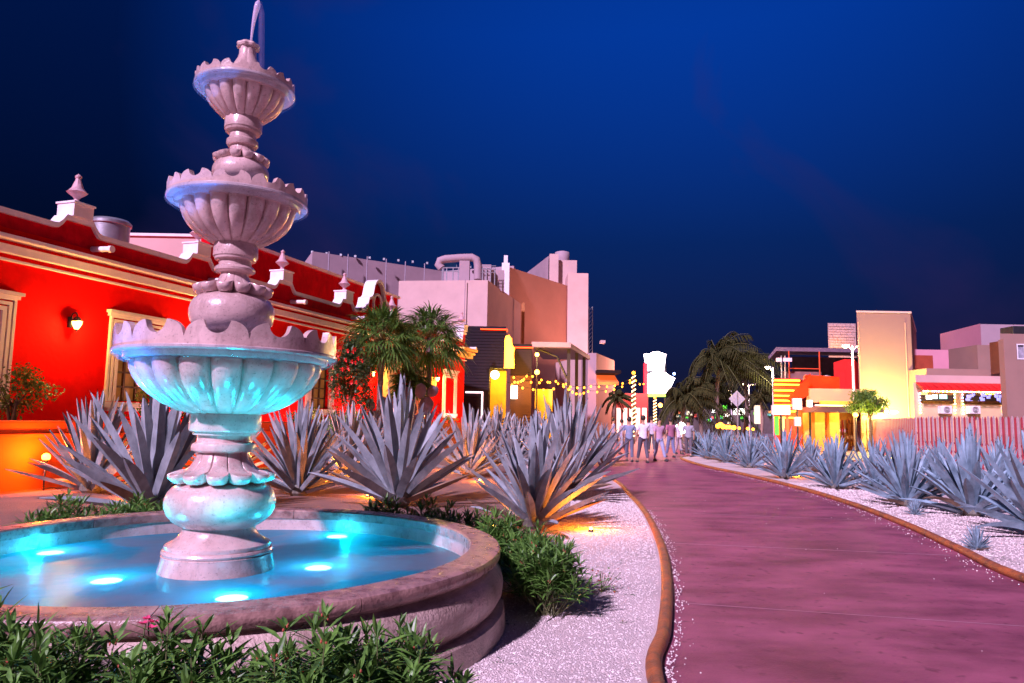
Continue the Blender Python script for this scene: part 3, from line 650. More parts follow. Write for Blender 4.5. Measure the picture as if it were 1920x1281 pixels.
# entrance portal
mb=MB()
for c in (16.9,20.1): mb.box(c-.28,c+.28,-.35,-.001,0,3.5); mb.box(c-.36,c+.36,-.42,-.001,3.5,3.7)
mb.box(16.3,20.7,-.45,-.001,3.7,4.0); mb.box(16.1,20.9,-.6,-.001,4.0,4.12); mb.build('portal',mat('peach_stone',(.65,.36,.2),.6,.1,4),rb,bevel=.01)
mb=MB(); mb.box(17.4,19.6,.2,.26,0,3.3); mb.build('door',wood_m,rb)
mb=MB()
for i in range(7): mb.box(21.0+i*.2,21.03+i*.2,-.06,-.001,3.05,3.6)
for i in range(6): mb.box(21.0,22.23,-.07,-.001,3.05+i*.11,3.07+i*.11)
mb.build('transom_lattice',mat('gilded_lattice',(.7,.4,.08),.5,emit=(1,.45,.05),es=.8),rb)
# upper storey, roof structures (set back)
(a,za_),(b,zb_)=WT(395,440,-3),WT(745,567,-3); zt=WT(600,509,-3)[1]
up_b=thing('red_upper_storey','plain red upper wall with white edge standing behind the parapet','building',P0,RZB)
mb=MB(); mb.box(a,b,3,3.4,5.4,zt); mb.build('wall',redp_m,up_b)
mb=MB(); mb.box(a-.03,b+.15,2.9,3.5,zt,zt+.13); mb.build('edge_trim',white_m,up_b)
def box_px(mb,x0,x1,yt,Y,dep,zb=0,yb=None):
    ym=yt; A=D(x0,ym,Y); B=D(x1,ym,Y); zt=(A.z+B.z)/2
    if yb is not None: zb=D((x0+x1)/2,yb,Y).z
    mb.box(A.x,B.x,Y,Y+dep,zb,zt); return A.x,B.x,zb,zt
def pz(y,Y,x=960): return D(x,y,Y).z
ww=thing('white_roof_wall','plain white roof wall behind the red parapet left of the fountain','building',(0,0,0))
mb=MB(); X0,X1,_,zt=box_px(mb,240,420,444,26.5,6); mb.build('wall',pinkwall,ww); mb=MB(); mb.box(X0-.05,X1,26.42,32.5,zt,zt+.1); mb.build('edge_trim',white_m,ww)
p=D(205,440,20.5)
vt=thing('roof_ventilator','round galvanised ventilator drum on the roof behind the finial','ventilator',(p.x,p.y,5.4)); h=pz(414,20.5,205)-5.4
mb=MB(); mb.lathe([(.53,0),(.53,h-.12)],40,cap=False); mb.build('drum',metal_m,vt,True,auto=40)
mb=MB(); mb.lathe([(.53,h-.16),(.57,h-.15),(.57,h-.07),(.50,h),(.2,h+.03),(.001,h+.03)],40); mb.build('lid',metal_m,vt,True,auto=40)
# wall lanterns
LN=0
for t,z,e,lb in [(1.44,3.62,60,'left of the second window'),(15.46,3.4,90,'behind the shrub with red flowers'),(21.95,3.55,160,'beside the small window near the building corner'),(5.6,3.62,60,'behind the fountain column')]:
    r=thing('wall_lantern','glowing black lantern on the red wall '+lb,'lantern',P0+dr*t+Vector((0,0,z))+nn_*0,RZB,'wall lanterns on the red building')
    mb=MB(); mb.lathe([(.05,-.09),(.05,.16)],8,(0,-.03)); mb.tube([(0,-.03,.12),(0,-.1,.24),(0,-.2,.26),(0,-.25,.2),(0,-.25,.14)],.013,6); mb.build('bracket',black_m,r,True)
    mb=MB(); mb.lathe([(.02,.17),(.05,.15),(.13,.06),(.13,.045)],8,(0,-.25)); mb.build('cap',black_m,r); mb=MB(); mb.lathe([(.05,-.14),(.02,-.17),(.001,-.22)],8,(0,-.25)); mb.build('pendant',black_m,r)
    mb=MB(); mb.lathe([(.04,-.14),(.10,-.02),(.11,.045)],8,(0,-.25)); mb.build('globe',glow('lantern_glass',(1,.6,.15),6),r,True)
    q=P0+dr*t+nn_*.42+Vector((0,0,z-.02)); light('lantern_light',q,(1,.58,.13),e*2.0,.06)
# planter wall
pl=thing('orange_planter','long orange planter wall with flat ledge running along the red building','planter',P0,RZB)
mb=MB(); mb.box(-9,24,-1.9,-1.65,0,1.34); mb.box(-9,24,-2.0,-1.9001,1.05,1.12); mb.build('wall',orange_m,pl,bevel=.01)
mb=MB(); mb.box(-9,24,-1.93,-1.62,1.3401,1.37); mb.build('cap',mat('planter_cap',(.45,.12,.03),.7,.2,4),pl)
mb=MB(); mb.add([(-9,-1.66,1.2),(24,-1.66,1.2),(24,0,1.2),(-9,0,1.2)],[(0,1,2,3)]); mb.build('soil',mat('dark_soil',(.06,.035,.02),.9,.3,8),pl)
def wl(t,off,z=0): return P0+dr*t+nn_*off+Vector((0,0,z))
for t,e in [(-2.5,50),(4.8,50),(7.5,40),(10,50),(14,50),(17.5,70),(20.5,80),(24,80)]:
    q=wl(t,.75,1.45); light('planter_uplight',q,(1,.42,.36),e*1.25,.08)
t_,z_=WT(86,862,2.28); q=wl(t_,2.28)
r=thing('ground_spotlight','brightest orange spotlight on a stake against the orange planter wall, far left','spotlight',(q.x,q.y,.03),0,'orange garden spotlights')
mb=MB(); mb.tube([(0,0,0),(0,0,z_-.08)],.015,6); mb.lathe([(.03,z_-.1),(.055,z_-.03),(.055,z_)],12); mb.build('housing',black_m,r,True)
mb=MB(); mb.ball((0,0,z_+.02),.075,12); mb.build('lens',glow('amber_lens',(1,.5,.03),12),r,True)
light('spot_light',(q.x+.05,q.y-.12,z_+.12),(1,.17,.006),95,.06)
for t_ in (4.5,9.5): q=wl(t_,2.5,.25); light('spot_light',q,(1,.2,.01),70,.08)  # lights without fixtures, added to brighten the orange planter wall
# ------------------------------------------------------------------ leafy crowns
def leafball(lv,c,rx,ry,rz_,n,size,rn,clump=7):
    cl=[]
    for i in range(clump):
        v=Vector((rn.gauss(0,1),rn.gauss(0,1),rn.gauss(0,1))).normalized()*rn.uniform(.35,.85); cl.append(Vector((v.x*rx,v.y*ry,v.z*rz_)))
    for i in range(n):
        k=cl[rn.randrange(clump)]; s=rn.uniform(.28,.5)
        v=Vector((rn.gauss(0,1),rn.gauss(0,1),rn.gauss(0,1))).normalized()*rn.random()**.4
        p=c+k+Vector((v.x*rx*s,v.y*ry*s,v.z*rz_*s))
        d=Vector((rn.gauss(0,1),rn.gauss(0,1),rn.gauss(.1,.8))).normalized(); lance(lv,p,d,size*rn.uniform(.6,1.3),size*.26,.2,rn)
def shrub(name,label,cat,loc,rx,rz_,n,size,m,zc=None,seed=1,flowers=0,group=None,trunk=True):
    rn=random.Random(seed); r=thing(name,label,cat,loc,0,group); zc=zc or rz_
    lv=MB(); leafball(lv,Vector((0,0,zc)),rx,rx,rz_,n,size,rn,10); lv.build('foliage',m,r)
    tk=MB(); 
    for i in range(5): tk.tube([(rn.uniform(-.05,.05),rn.uniform(-.05,.05),0),(rn.uniform(-.2,.2)*rx,rn.uniform(-.2,.2)*rx,zc*.6),(rn.uniform(-.6,.6)*rx,rn.uniform(-.6,.6)*rx,zc+rn.uniform(-.2,.5)*rz_)],[.04*rx+.01,.025*rx+.006,.005],6)
    tk.build('trunk',mat('bark',(.12,.08,.05),.9,.3,12,.5,20),r,True)
    if flowers:
        fl_=MB()
        for i in range(flowers):
            v=Vector((rn.gauss(0,1),rn.gauss(0,1)-.6,rn.gauss(.2,1))).normalized()*.9; p=Vector((v.x*rx,v.y*rx,zc+v.z*rz_))
            for j in range(5): a=j*1.257; lance(fl_,p,Vector((math.cos(a),-.4,math.sin(a))),.09,.03,0,rn)
        fl_.build('blossoms',mat('red_blossom',(.7,.02,.02),.5,.2,10),r)
    return r
q=wl(-.4,.95,1.2); shrub('planter_shrub','small leafed yellow green shrub at the left edge before the red wall','shrub',q,.75,.55,1500,.09,lf2,.75,3)
for i,(t,h,sz) in enumerate([(3.2,.55,.8),(4.3,.4,.6),(1.9,.15,.5),(9.3,.3,.6),(10.6,.35,.7),(13.0,.3,.6),(22,.3,.6)]):
    shrub('planter_shrub','low leafy shrub in the orange planter '+['under the second window','right of the second window','low between lantern and second window','just right of the fountain column','left of the fourth window','beneath the shrub with red flowers','near the small window'][i],'shrub',wl(t,.95,1.2),sz*.7,h,500,.09,lf2,h+.05,30+i,group='low shrubs in the orange planter')
p=D(655,760,24.0); zz=pz(635,24.0,655)
shrub('flowering_shrub','tall dark shrub with red flowers before the red facade','shrub',(p.x,p.y,0),.8,1.45,3600,.13,lf3,2.75,5,60)
p=D(640,775,22.5); shrub('yellow_shrub','yellow green shrub at the foot of the shrub with red flowers','shrub',(p.x,p.y,0),.7,.65,1300,.10,lf2,1.35,6)
# nopal cactus (purple grey pads)
nop=mat('nopal_pad',(.22,.17,.23),.6,.2,8)
for x,y,Y,s,lb in [(715,760,25,1.0,'left of the fan palm trunks'),(785,745,27,1.25,'between the fan palm trunks and the lantern')]:
    p=D(x,y,Y); r=thing('nopal_cactus','grey purple prickly pear cactus '+lb,'cactus',(p.x,p.y,0.0),0,'prickly pear cacti in the planting'); r.scale=(s,s,s)
    rn=random.Random(x)
    pads=[(0,.5,.22,.34,0),(0,1.05,.24,.33,.1),(-.25,1.55,.2,.27,-.5),(.22,1.6,.22,.3,.4),(-.38,1.98,.16,.22,-.3),(.05,2.05,.17,.24,.1),(.42,2.05,.15,.2,.6)]
    for px_,pz_,a_,b_,t_ in pads:
        mb=MB(); prof=[]; nn2=20
        c_,s_=math.cos(t_),math.sin(t_); vs=[];fs=[]
        for j in range(9):
            u=-1+2*j/8; k=math.sqrt(max(0,1-u*u))
            for i in range(10):
                an=2*PI*i/10; lx_,ly_,lz_=a_*k*math.cos(an),.05*k*math.sin(an),b_*u
                vs.append((px_+lx_*c_+lz_*s_,ly_,pz_-lx_*s_+lz_*c_))
        for j in range(8):
            for i in range(10): fs.append((j*10+i,j*10+(i+1)%10,(j+1)*10+(i+1)%10,(j+1)*10+i))
        mb.add(vs,fs).build('pad',nop,r,True)
# fan palms
palm_leaf=mat('palm_leaf',(.045,.12,.022),.45,.3,8,c2=(.10,.2,.03),trans=.15); palm_trunk=mat('palm_trunk',(.20,.14,.12),.9,.3,14,.6,16)
def fan_palm(label,base,h,rad,seed,lean=(0,0)):
    rn=random.Random(seed); r=thing('fan_palm',label,'palm tree',base,0,'fan palms before the red facade')
    mb=MB(); pts=[(lean[0]*s*s,lean[1]*s*s,h*s) for s in [0,.25,.5,.75,1]]; mb.tube(pts,[.13,.11,.10,.11,.14],12); mb.build('trunk',palm_trunk,r,True)
    top=Vector(pts[-1]); lv=MB(); sk=MB()
    for i in range(50):
        az=i*2.4+rn.uniform(-.2,.2); el=R(82-130*(i/50)+rn.uniform(-8,8)); pl_=rad*rn.uniform(.45,.6)
        d=Vector((math.cos(az)*math.cos(el),math.sin(az)*math.cos(el),math.sin(el))); h0=top+d*pl_-Vector((0,0,.06))
        sk.tube([top,top+d*pl_*.5+Vector((0,0,.03)),h0],[.012,.01,.008],5,False)
        s=Vector((-math.sin(az),math.cos(az),0)); u=d.cross(s)
        nb=24
        for k in range(nb):
            a=R(-115+230*k/(nb-1)); dd=(d*math.cos(a)+s*math.sin(a)+u*rn.uniform(-.12,.12)-Vector((0,0,.12))).normalized()
            lance(lv,h0,dd,rad*.62*(1-.25*abs(a)/2)*rn.uniform(.85,1.1),.03,.42,rn)
    lv.build('fronds',palm_leaf,r); sk.build('frond_stalks',mat('frond_stalk',(.25,.22,.07),.5,.2,10),r)
for x,y,Y,rad,sd_,lb in [(716,636,26,1.6,1,'fan palm on the left of the pair, crown before the scroll gable'),(806,634,29,1.75,2,'fan palm on the right of the pair, before the pale warehouse wall')]:
    p=D(x,y,Y); fan_palm(lb,(p.x,p.y,0),p.z,rad,sd_)
p=D(770,700,28); fan_palm('short young fan palm low between the two taller ones',(p.x,p.y,0),p.z-.3,.9,9)
# ------------------------------------------------------------------ warehouse and mall behind
def prism_thing(name,label,cat,poly,zt,m,zb=0,trim=None):
    r=thing(name,label,cat,(0,0,0)); mb=MB(); mb.prism(poly,'z',zb,zt); mb.build('wall',m,r)
    return r
def pxy(x,Y,y=700): q=D(x,y,Y); return (q.x,q.y)
zt=pz(524,60,830)
A=pxy(742,61);B=pxy(911,60);C=pxy(974,72)
r=prism_thing('warehouse_block','pale pink plastered block with orange lit side above the black bar','building',[A,B,C,(C[0]-12,C[1]+3),(A[0],A[1]+14)],zt,pinkwall)
mb=MB(); mb.tube([(pxy(868,59.93)[0],59.93,5),(pxy(868,59.93)[0],59.93,zt)],.04,6); mb.build('drain_pipe',pinkwall2,r)
mb=MB(); q=pxy(979,69.5); mb.box(q[0]-.15,q[0]+.15,69.4,69.7,0,pz(568,69.5,979)); mb.build('gutter',mat('rust_gutter',(.45,.16,.05),.7),r)
zt=pz(502,90,800)
r=prism_thing('grey_warehouse','long grey panelled warehouse stretching behind the red building','building',[pxy(575,82),pxy(826,92),pxy(960,88),(4,120),(-40,120)],zt,pinkwall2)
mb=MB()
for i in range(14):
    xx=585+i*27; q=D(xx,505,83+i*.62); mb.box(q.x-.12,q.x+.12,q.y-.3,q.y,zt-.02,zt+.22)
mb.build('roof_rail',metal_m,r)
mb=MB()
for i in range(9):
    q=D(615+i*36,560,82.5+i*1.1); mb.box(q.x-.05,q.x+.05,q.y-.5,q.y-.3,0,zt)
mb.build('panel_joints',mat('joint_grey',(.3,.24,.3),.8),r)
zt=pz(500.5,75,954)
A=pxy(950,75);B=pxy(1066,85.5);Cc=pxy(1075,86)
r=prism_thing('salmon_hall','tall salmon hall with sloping parapet line behind the canopy','building',[A,B,(B[0],B[1]+20),(A[0],A[1]+20)],zt,salmon)
z2=pz(513,85,1080)
mb=MB(); P1=pxy(1063,84.8);P2=pxy(1102,84.8); mb.box(P1[0],P2[0],84.8,100,0,z2); mb.build('corner_pier',pinkwall,r)
mb=MB(); X0=pxy(1028,88)[0]; X1=pxy(1045,88)[0]; mb.box(X0,X1,88,100,zt,pz(476,88,1030)); X2=pxy(1080,89)[0]; mb.box(X1+.01,X2,89,99,zt,pz(488,89,1060)); mb.build('penthouse',pinkwall,r)
mb=MB(); mb.prism([pxy(982,100),pxy(1026,88.5),pxy(1026,99)],'z',zt,pz(478,88,1020)); mb.build('louvre_screen',pinkwall2,r)
mb=MB(); q=D(1054,480,92); mb.lathe([(.9,pz(488,92,1054)-.5),(.95,pz(486,92,1054)),(.95,pz(474,92,1054)),(.5,pz(472,92,1054))],20,(q.x,q.y)); mb.build('water_tank',pinkwall2,r,True)
mb=MB(); q=D(950,500,74.7); mb.box(q.x-.5,q.x+.3,74.4,74.9,0,zt+.3); mb.box(q.x-.3,q.x+.1,74.4,74.9,zt+.3,zt+1.1);mb.build('pipe_shaft',white_m,r)
# roof duct
hv=thing('roof_duct','big bent galvanised air duct and machinery on top of the pale block','air duct',(0,0,0)); Yd=63
w_=lambda x,y: D(x,y,Yd)
zr=pz(524,60,830)
mb=MB(); mb.tube([w_(828,503),w_(822,496),w_(825,489),w_(835,486),w_(860,484),w_(885,483),w_(893,487),w_(896,497),w_(896,512),w_(896,524)],.36,12); mb.build('duct',pinkwall2,hv,True,auto=60)
mb=MB(); q0,q1=w_(862,490),w_(880,524); mb.box(q0.x,q1.x,Yd-.3,Yd+.8,zr-.2,q0.z); q0=w_(900,496); mb.box(q0.x,q0.x+1.0,Yd,Yd+1.2,zr-.2,q0.z); q0=w_(918,502); mb.box(q0.x,q0.x+1.3,Yd+1,Yd+3,zr-.2,q0.z); mb.build('fan_casing',pinkwall2,hv)
mb=MB(); q0,q1=w_(828,490),w_(855,500); mb.box(q0.x,q1.x,Yd+.5,Yd+.55,q1.z,q0.z); mb.build('blue_tarpaulin',mat('blue_tarp',(.02,.2,.5),.5),hv)
mb=MB()
for x_ in (830,838,850,860,905,912,920,928): q=w_(x_,503); mb.tube([(q.x,Yd-.2,zr-.1),(q.x,Yd-.2,q.z)],.05,5)
for y_ in (503,510): a_,b_=w_(828,y_),w_(862,y_); mb.tube([(a_.x,Yd-.2,a_.z),(b_.x,Yd-.2,b_.z)],.05,5)
for y_ in (500,506,512): a_,b_=w_(903,y_),w_(930,y_); mb.tube([(a_.x,Yd-.25,a_.z),(b_.x,Yd-.25,b_.z)],.04,5)
mb.build('support_frame',metal_m,hv)
# ------------------------------------------------------------------ black clad bar
neon=glow('red_neon',(1,.035,.004),6)
bar=thing('black_bar','black board clad bar building with red neon roof line','building',(0,0,0))
Yb=43
mb=MB(); X0,X1,_,zt=box_px(mb,862,949,614,Yb,5,yb=690); zb2=_
XS=pxy(918,Yb)[0]; mb.box(X0,XS,Yb,Yb+5,0,zb2-.001); mb.build('wall',dark_m,bar)
mb=MB(); k=0; z=.1
while z<zt-.1:
    mb.add([(X0-.0,Yb-.035,z),(X1 if z>zb2 else XS,Yb-.035,z),(X1 if z>zb2 else XS,Yb-.005,z+.17),(X0,Yb-.005,z+.17),(X0,Yb-.002,z),(X1 if z>zb2 else XS,Yb-.002,z)],[(0,1,2,3),(0,4,5,1)]); z+=.185
mb.build('cladding',mat('clad_board',(.016,.011,.016),.7,.2,6,spec=.1),bar)
mb=MB(); xa=pxy(899,Yb)[0]; mb.tube([(xa,Yb-.1,zt-.12),(X1+.06,Yb-.1,zt-.12),(X1+.06,Yb+.8,zt-.12)],.035,8); mb.build('neon_tube',neon,bar)
mb=MB(); a_=D(873,734,Yb);b_=D(905,785,Yb); mb.box(a_.x,b_.x,Yb-.12,Yb-.04,a_.z-.1,a_.z); mb.box(b_.x-.1,b_.x,Yb-.12,Yb-.04,.6,a_.z-.1001); mb.build('lit_door_frame',glow('white_frame',(1,.75,.85),1.6),bar)
yl=mat('yellow_lit_wall',(.7,.5,.06),.7)
mb=MB(); xa,xb=XS,pxy(949,Yb)[0]; mb.box(xa,xb,Yb+2.5,Yb+2.6,0,zb2); mb.build('inner_wall',yl,bar)
mb=MB()
for i in range(7): mb.box(xa,xb+.2,Yb+.6,Yb+.66,.5+i*.17,.58+i*.17)
mb.build('slat_counter',wood_m,bar)
light('bar_light',((xa+xb)/2,Yb+1.3,zb2-.6),(1,.6,.05),90,.15)
mb=MB(); q=D(928,703,Yb-.2); mb.lathe([(.001,0),(.24,0),(.26,.02),(.26,.08),(.001,.1)],24); 
o=mb.build('round_lamp',glow('white_disc',(1,.92,.8),5),bar); o.location=q; o.rotation_euler=(PI/2,0,0)
# marquee sign
sg=thing('marquee_sign','yellow scroll shaped marquee sign edged with bulbs on the black bar','sign',D(954,690,Yb-.5)); h=pz(630,Yb-.5,954)-pz(690,Yb-.5,954)
poly=[(-.25,0),(.28,0),(.30,h*.1),(.26,h*.42),(.30,h*.6),(.16,h*.72),(.12,h*.9),(-.02,h*1.0),(-.2,h*.98),(-.25,h*.85)]
mb=MB(); mb.prism(poly,'y',-.08,.08); mb.build('panel',glow('marquee_yellow',(1,.62,.08),1.5),sg)
mb=MB(); 
for a_,b_ in zip(poly,poly[1:]+poly[:1]):
    mb.tube([(a_[0],-.1,a_[1]),(b_[0],-.1,b_[1])],.025,6)
mb.build('neon_outline',glow('orange_neon',(1,.3,.02),7),sg)
bm_=MB(); bm_.ball((0,0,0),.045,8); bsrc=bm_.build('bulb',glow('warm_bulb',(1,.27,.015),7),sg); first=True
pp=[Vector((x_,0,z_)) for x_,z_ in poly]
for a_,b_ in zip(pp,pp[1:]+pp[:1]):
    n_=max(1,int((b_-a_).length/.22))
    for k in range(n_):
        if a_.x<-.2 and b_.x<-.2: continue
        o=bsrc if first else bsrc.copy()
        if not first: col.objects.link(o)
        first=False; q=a_.lerp(b_,k/n_); o.location=(q.x,-.14,q.z)
light('marquee_light',D(958,660,Yb-1.3),(1,.5,.08),60,.2)
# second unit
Y2=47
b2=thing('second_bar_unit','smaller black clad unit with red neon behind the marquee sign','building',(0,0,0))
mb=MB(); X0,X1,_,zt=box_px(mb,958,998,645,Y2,4,yb=703); mb.build('wall',dark_m,b2)
zlow=_
mb=MB(); z=zlow
while z<zt-.1: mb.add([(X0,Y2-.035,z),(X1,Y2-.035,z),(X1,Y2-.005,z+.17),(X0,Y2-.005,z+.17)],[(0,1,2,3)]); z+=.185
mb.build('cladding',MATS['clad_board'],b2)
mb=MB(); mb.box(X0,X1,Y2+.5,Y2+4,0,zlow-.01); mb.build('lower_wall',wood_m,b2)
mb=MB()
for i in range(12): mb.box(pxy(976,Y2)[0],X1,Y2+.4,Y2+.46,.3+i*.2,.42+i*.2)
mb.build('shutter_slats',wood_m,b2)
mb=MB(); mb.tube([(X0,Y2-.1,zt-.25),(X1+.05,Y2-.1,zt-.25)],.04,8); mb.build('neon_tube',neon,b2)
mb=MB(); a_=D(958,723,Y2-.3);b_=D(970,748,Y2-.3); mb.box(a_.x,b_.x,Y2-.35,Y2-.3,b_.z,a_.z); mb.build('bright_panel',glow('white_panel',(1,.9,.75),3.5),b2)
mb=MB(); X0_,X1_,zb_,zt_=box_px(mb,1003,1036,730,Y2+2,.2,zb=0); mb.build('yellow_back_wall',yl,b2)
light('unit_light',D(1015,705,Y2+.8),(1,.5,.06),260,.15)
light('unit_front_light',D(975,700,Y2-1.2),(1,.3,.03),200,.15)
# canopy
cp=thing('steel_canopy','dark steel canopy on tall posts before the salmon hall','canopy',(0,0,0))
Yc=49; zc=pz(643,Yc,1040)
A=pxy(996,Yc);B=pxy(1070,Yc);C=pxy(1106,Yc*1.19)
mb=MB(); mb.prism([A,B,C,(A[0]+1.2,C[1])],'z',zc-.35,zc); mb.build('roof',mat('canopy_roof',(.12,.09,.12),.6),cp)
mb=MB(); mb.prism([(A[0],Yc-.04),(B[0],Yc-.04),(B[0],Yc-.005),(A[0],Yc-.005)],'z',zc-.3,zc+.05); mb.build('fascia',pinkwall2,cp)
for x_,Y_ in [(1066,49.5),(1081,52.5),(1095,56)]:
    mb=MB(); q=pxy(x_,Y_); mb.box(q[0]-.11,q[0]+.11,q[1]-.11,q[1]+.11,0,zc-.35); mb.build('post',black_m,cp)
mb=MB(); q=pxy(1066,49.5); mb.tube([(q[0]-2.2,q[1],zc-.35),(q[0]-.8,q[1],zc-.9),(q[0]-.1,q[1],zc-2.4)],.09,6); mb.build('brace',black_m,cp)
# yellow post lamp
def lamp_light(p,c,e,r=.12): light('lamp_glow_light',p,c,e,r)
p=D(1007,665,46)
r=thing('post_lamp','yellow glowing globe lamp on a thin post by the bar terrace','lamp',(p.x,p.y,0))
mb=MB(); mb.tube([(0,0,0),(0,0,p.z-.1)],.04,8); mb.build('post',black_m,r); mb=MB(); mb.ball((0,0,p.z),.13,14); mb.build('globe',glow('globe_yellow',(1,.6,.08),9),r,True)
lamp_light(p-Vector((0,.6,0)),(1,.6,.15),350)
p=D(1007,698,45); r=thing('second_post_lamp','bright orange globe lamp just below the yellow globe lamp','lamp',(p.x,p.y,0))
mb=MB(); mb.tube([(0,0,0),(0,0,p.z-.1)],.04,8); mb.build('post',black_m,r); mb=MB(); mb.ball((0,0,p.z),.16,14); mb.build('globe',glow('globe_orange',(1,.4,.05),9),r,True)
# terrace counter + parasol-less tables with bottles
tt=thing('terrace_table','dark terrace table with bottles before the bar','table',(*pxy(985,40),0))
mb=MB(); mb.box(-1.1,1.1,-.35,.35,.96,1.02); mb.build('tabletop',wood_m,tt)
for sx in(-1,1):
    mb=MB(); mb.box(sx*.95-.04,sx*.95+.04,-.05,.05,0,.96); mb.build('leg',black_m,tt)
for i,xo in enumerate((-.7,-.1,.35,.8)):
    q=Vector((*pxy(985,40),1.02))+Vector((xo,0,0)); mb=MB(); mb.lathe([(.001,0),(.05,0),(.05,.18),(.02,.24),(.018,.3),(.001,.3)],10); o=mb.build('bottle',[mat('bottle_glass',(.5,.4,.35),.2),mat('bottle_amber',(.4,.14,.03),.2)][i%2],None,True); o.location=q
    tag(o,['leftmost pale bottle on the terrace table','amber bottle second from left on the terrace table','pale bottle third from left on the terrace table','rightmost amber bottle on the terrace table'][i],'bottle','bottles on the terrace table')
# string lights
def string(label,pts,nb,sag,seed,col_='warm_bulb'):
    rn=random.Random(seed); r=thing('string_lights',label,'string lights',(0,0,0),0,'bulb strings above the terrace'); P=[]
    for a_,b_ in zip(pts,pts[1:]):
        for k in range(8): s=k/8; q=a_.lerp(b_,s); P.append(q-Vector((0,0,sag*4*s*(1-s))))
    P.append(pts[-1]); mb=MB(); mb.tube(P,.012,4,False); mb.build('wire',black_m,r)
    mb=MB(); mb.ball((0,0,-.07),.06,8,1.2); src=mb.build('bulb',MATS[col_],r,True)
    for k in range(nb):
        s=(k+.5)/nb*(len(P)-1.001); i=int(s); q=P[i].lerp(P[i+1],s-i)
        o=src if k==0 else src.copy()
        if k: col.objects.link(o)
        o.location=q
warm=MATS['warm_bulb']
string('upper bulb string from the bar to the striped pole',[D(955,702,41),D(1040,712,43),D(1110,722,46),D(1188,708,50)],16,.25,1)
string('lower bulb string sagging below the upper one above the terrace',[D(950,716,40),D(1060,722,42),D(1100,732,45),D(1188,712,50)],17,.3,2)
string('near bulb string running from the bar corner toward the canopy posts',[D(962,714,40.5),D(990,700,44),D(1068,718,49.5)],10,.2,3)
string('short bulb string right of the striped pole',[D(1188,706,50),D(1210,716,56),D(1240,706,62)],6,.3,4)
for x_,y_,e in ((1000,716,60),(1080,728,60),(1140,726,60)): light('string_glow_light',D(x_,y_,42.5),(1,.33,.05),e*7,.2)
# striped light poles
def stripepole(label,x,yt,yb,Y,rad=.13):
    p=D(x,yt,Y); r=thing('spiral_light_pole',label,'light pole',(p.x,p.y,0),0,'poles wound with light spirals')
    mb=MB(); mb.tube([(0,0,0),(0,0,p.z)],rad*.75,10); mb.build('pole',mat('pole_brown',(.12,.05,.03),.6),r)
    mb=MB(); turns=int(p.z/.34); P=[(rad*math.cos(a),rad*math.sin(a),.3+(p.z-.4)*a/(turns*2*PI)) for a in [i*2*PI/10 for i in range(turns*10+1)]]
    mb.tube(P,.035,5,False); mb.build('light_spiral',glow('spiral_warm',(1,.68,.25),6),r)
    mb=MB(); mb.ball((0,0,p.z+.1),.13,10); mb.build('top_bulb',MATS['warm_bulb'],r,True)
stripepole('tall pole wound with a warm light spiral left of the bright sign',1188,702,775,52)
stripepole('shorter spiral lit pole under the bright white sign',1228,748,775,78,.16)
# white building with awning beyond canopy
wb=thing('white_shop','white shop with lit orange awning beyond the steel canopy','building',(0,0,0))
A=pxy(1118,66);B=pxy(1152,74); mb=MB(); mb.prism([A,B,(B[0],B[1]+10),(A[0]-3,A[1]+12)],'z',0,pz(662,66,1120)); mb.build('wall',pinkwall,wb)
mb=MB(); mb.box(pxy(1102,64)[0],pxy(1118,64)[0],64,76,0,pz(662,64,1110)); mb.build('side_wing',pinkwall2,wb)
mb=MB(); mb.box(pxy(1126,75)[0],pxy(1135,75)[0],75,76,10,pz(643,75,1130)); mb.build('chimney',pinkwall,wb)
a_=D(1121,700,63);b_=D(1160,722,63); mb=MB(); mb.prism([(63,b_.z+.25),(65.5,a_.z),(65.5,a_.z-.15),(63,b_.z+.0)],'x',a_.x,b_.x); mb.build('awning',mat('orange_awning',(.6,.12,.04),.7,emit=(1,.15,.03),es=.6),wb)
mb=MB(); mb.box(a_.x-.1,b_.x+.2,62.9,66,a_.z+.02,a_.z+.3); mb.build('awning_beam',dark_m,wb)
light('awning_light',D(1140,722,62),(1,.3,.04),200,.3)
lt=thing('lattice_mast','thin dark lattice mast beside the salmon hall','mast',(*pxy(1107,100),0)); mb=MB(); zt=pz(575,100,1107)
for dx in(-.25,.25): mb.tube([(dx,0,0),(dx,0,zt)],.05,5)
for i in range(30): mb.tube([(-.25,0,zt*i/30),(.25,0,zt*(i+1)/30)],.03,4)
mb.build('frame',metal_m,lt)
lr=thing('dark_arcade','low dark red arcade at the back of the plaza','building',(0,0,0)); mb=MB(); box_px(mb,1100,1215,737,80,8); mb.build('wall',mat('dark_red_wall',(.12,.012,.02),.7),lr)
mb=MB(); 
for i in range(9): a_=D(1108+i*12,765,79.9); mb.box(a_.x,a_.x+.45,79.75,79.9,.2,a_.z)
mb.build('lit_shop_windows',glow('shop_white',(1,.55,.5),1.4),lr)
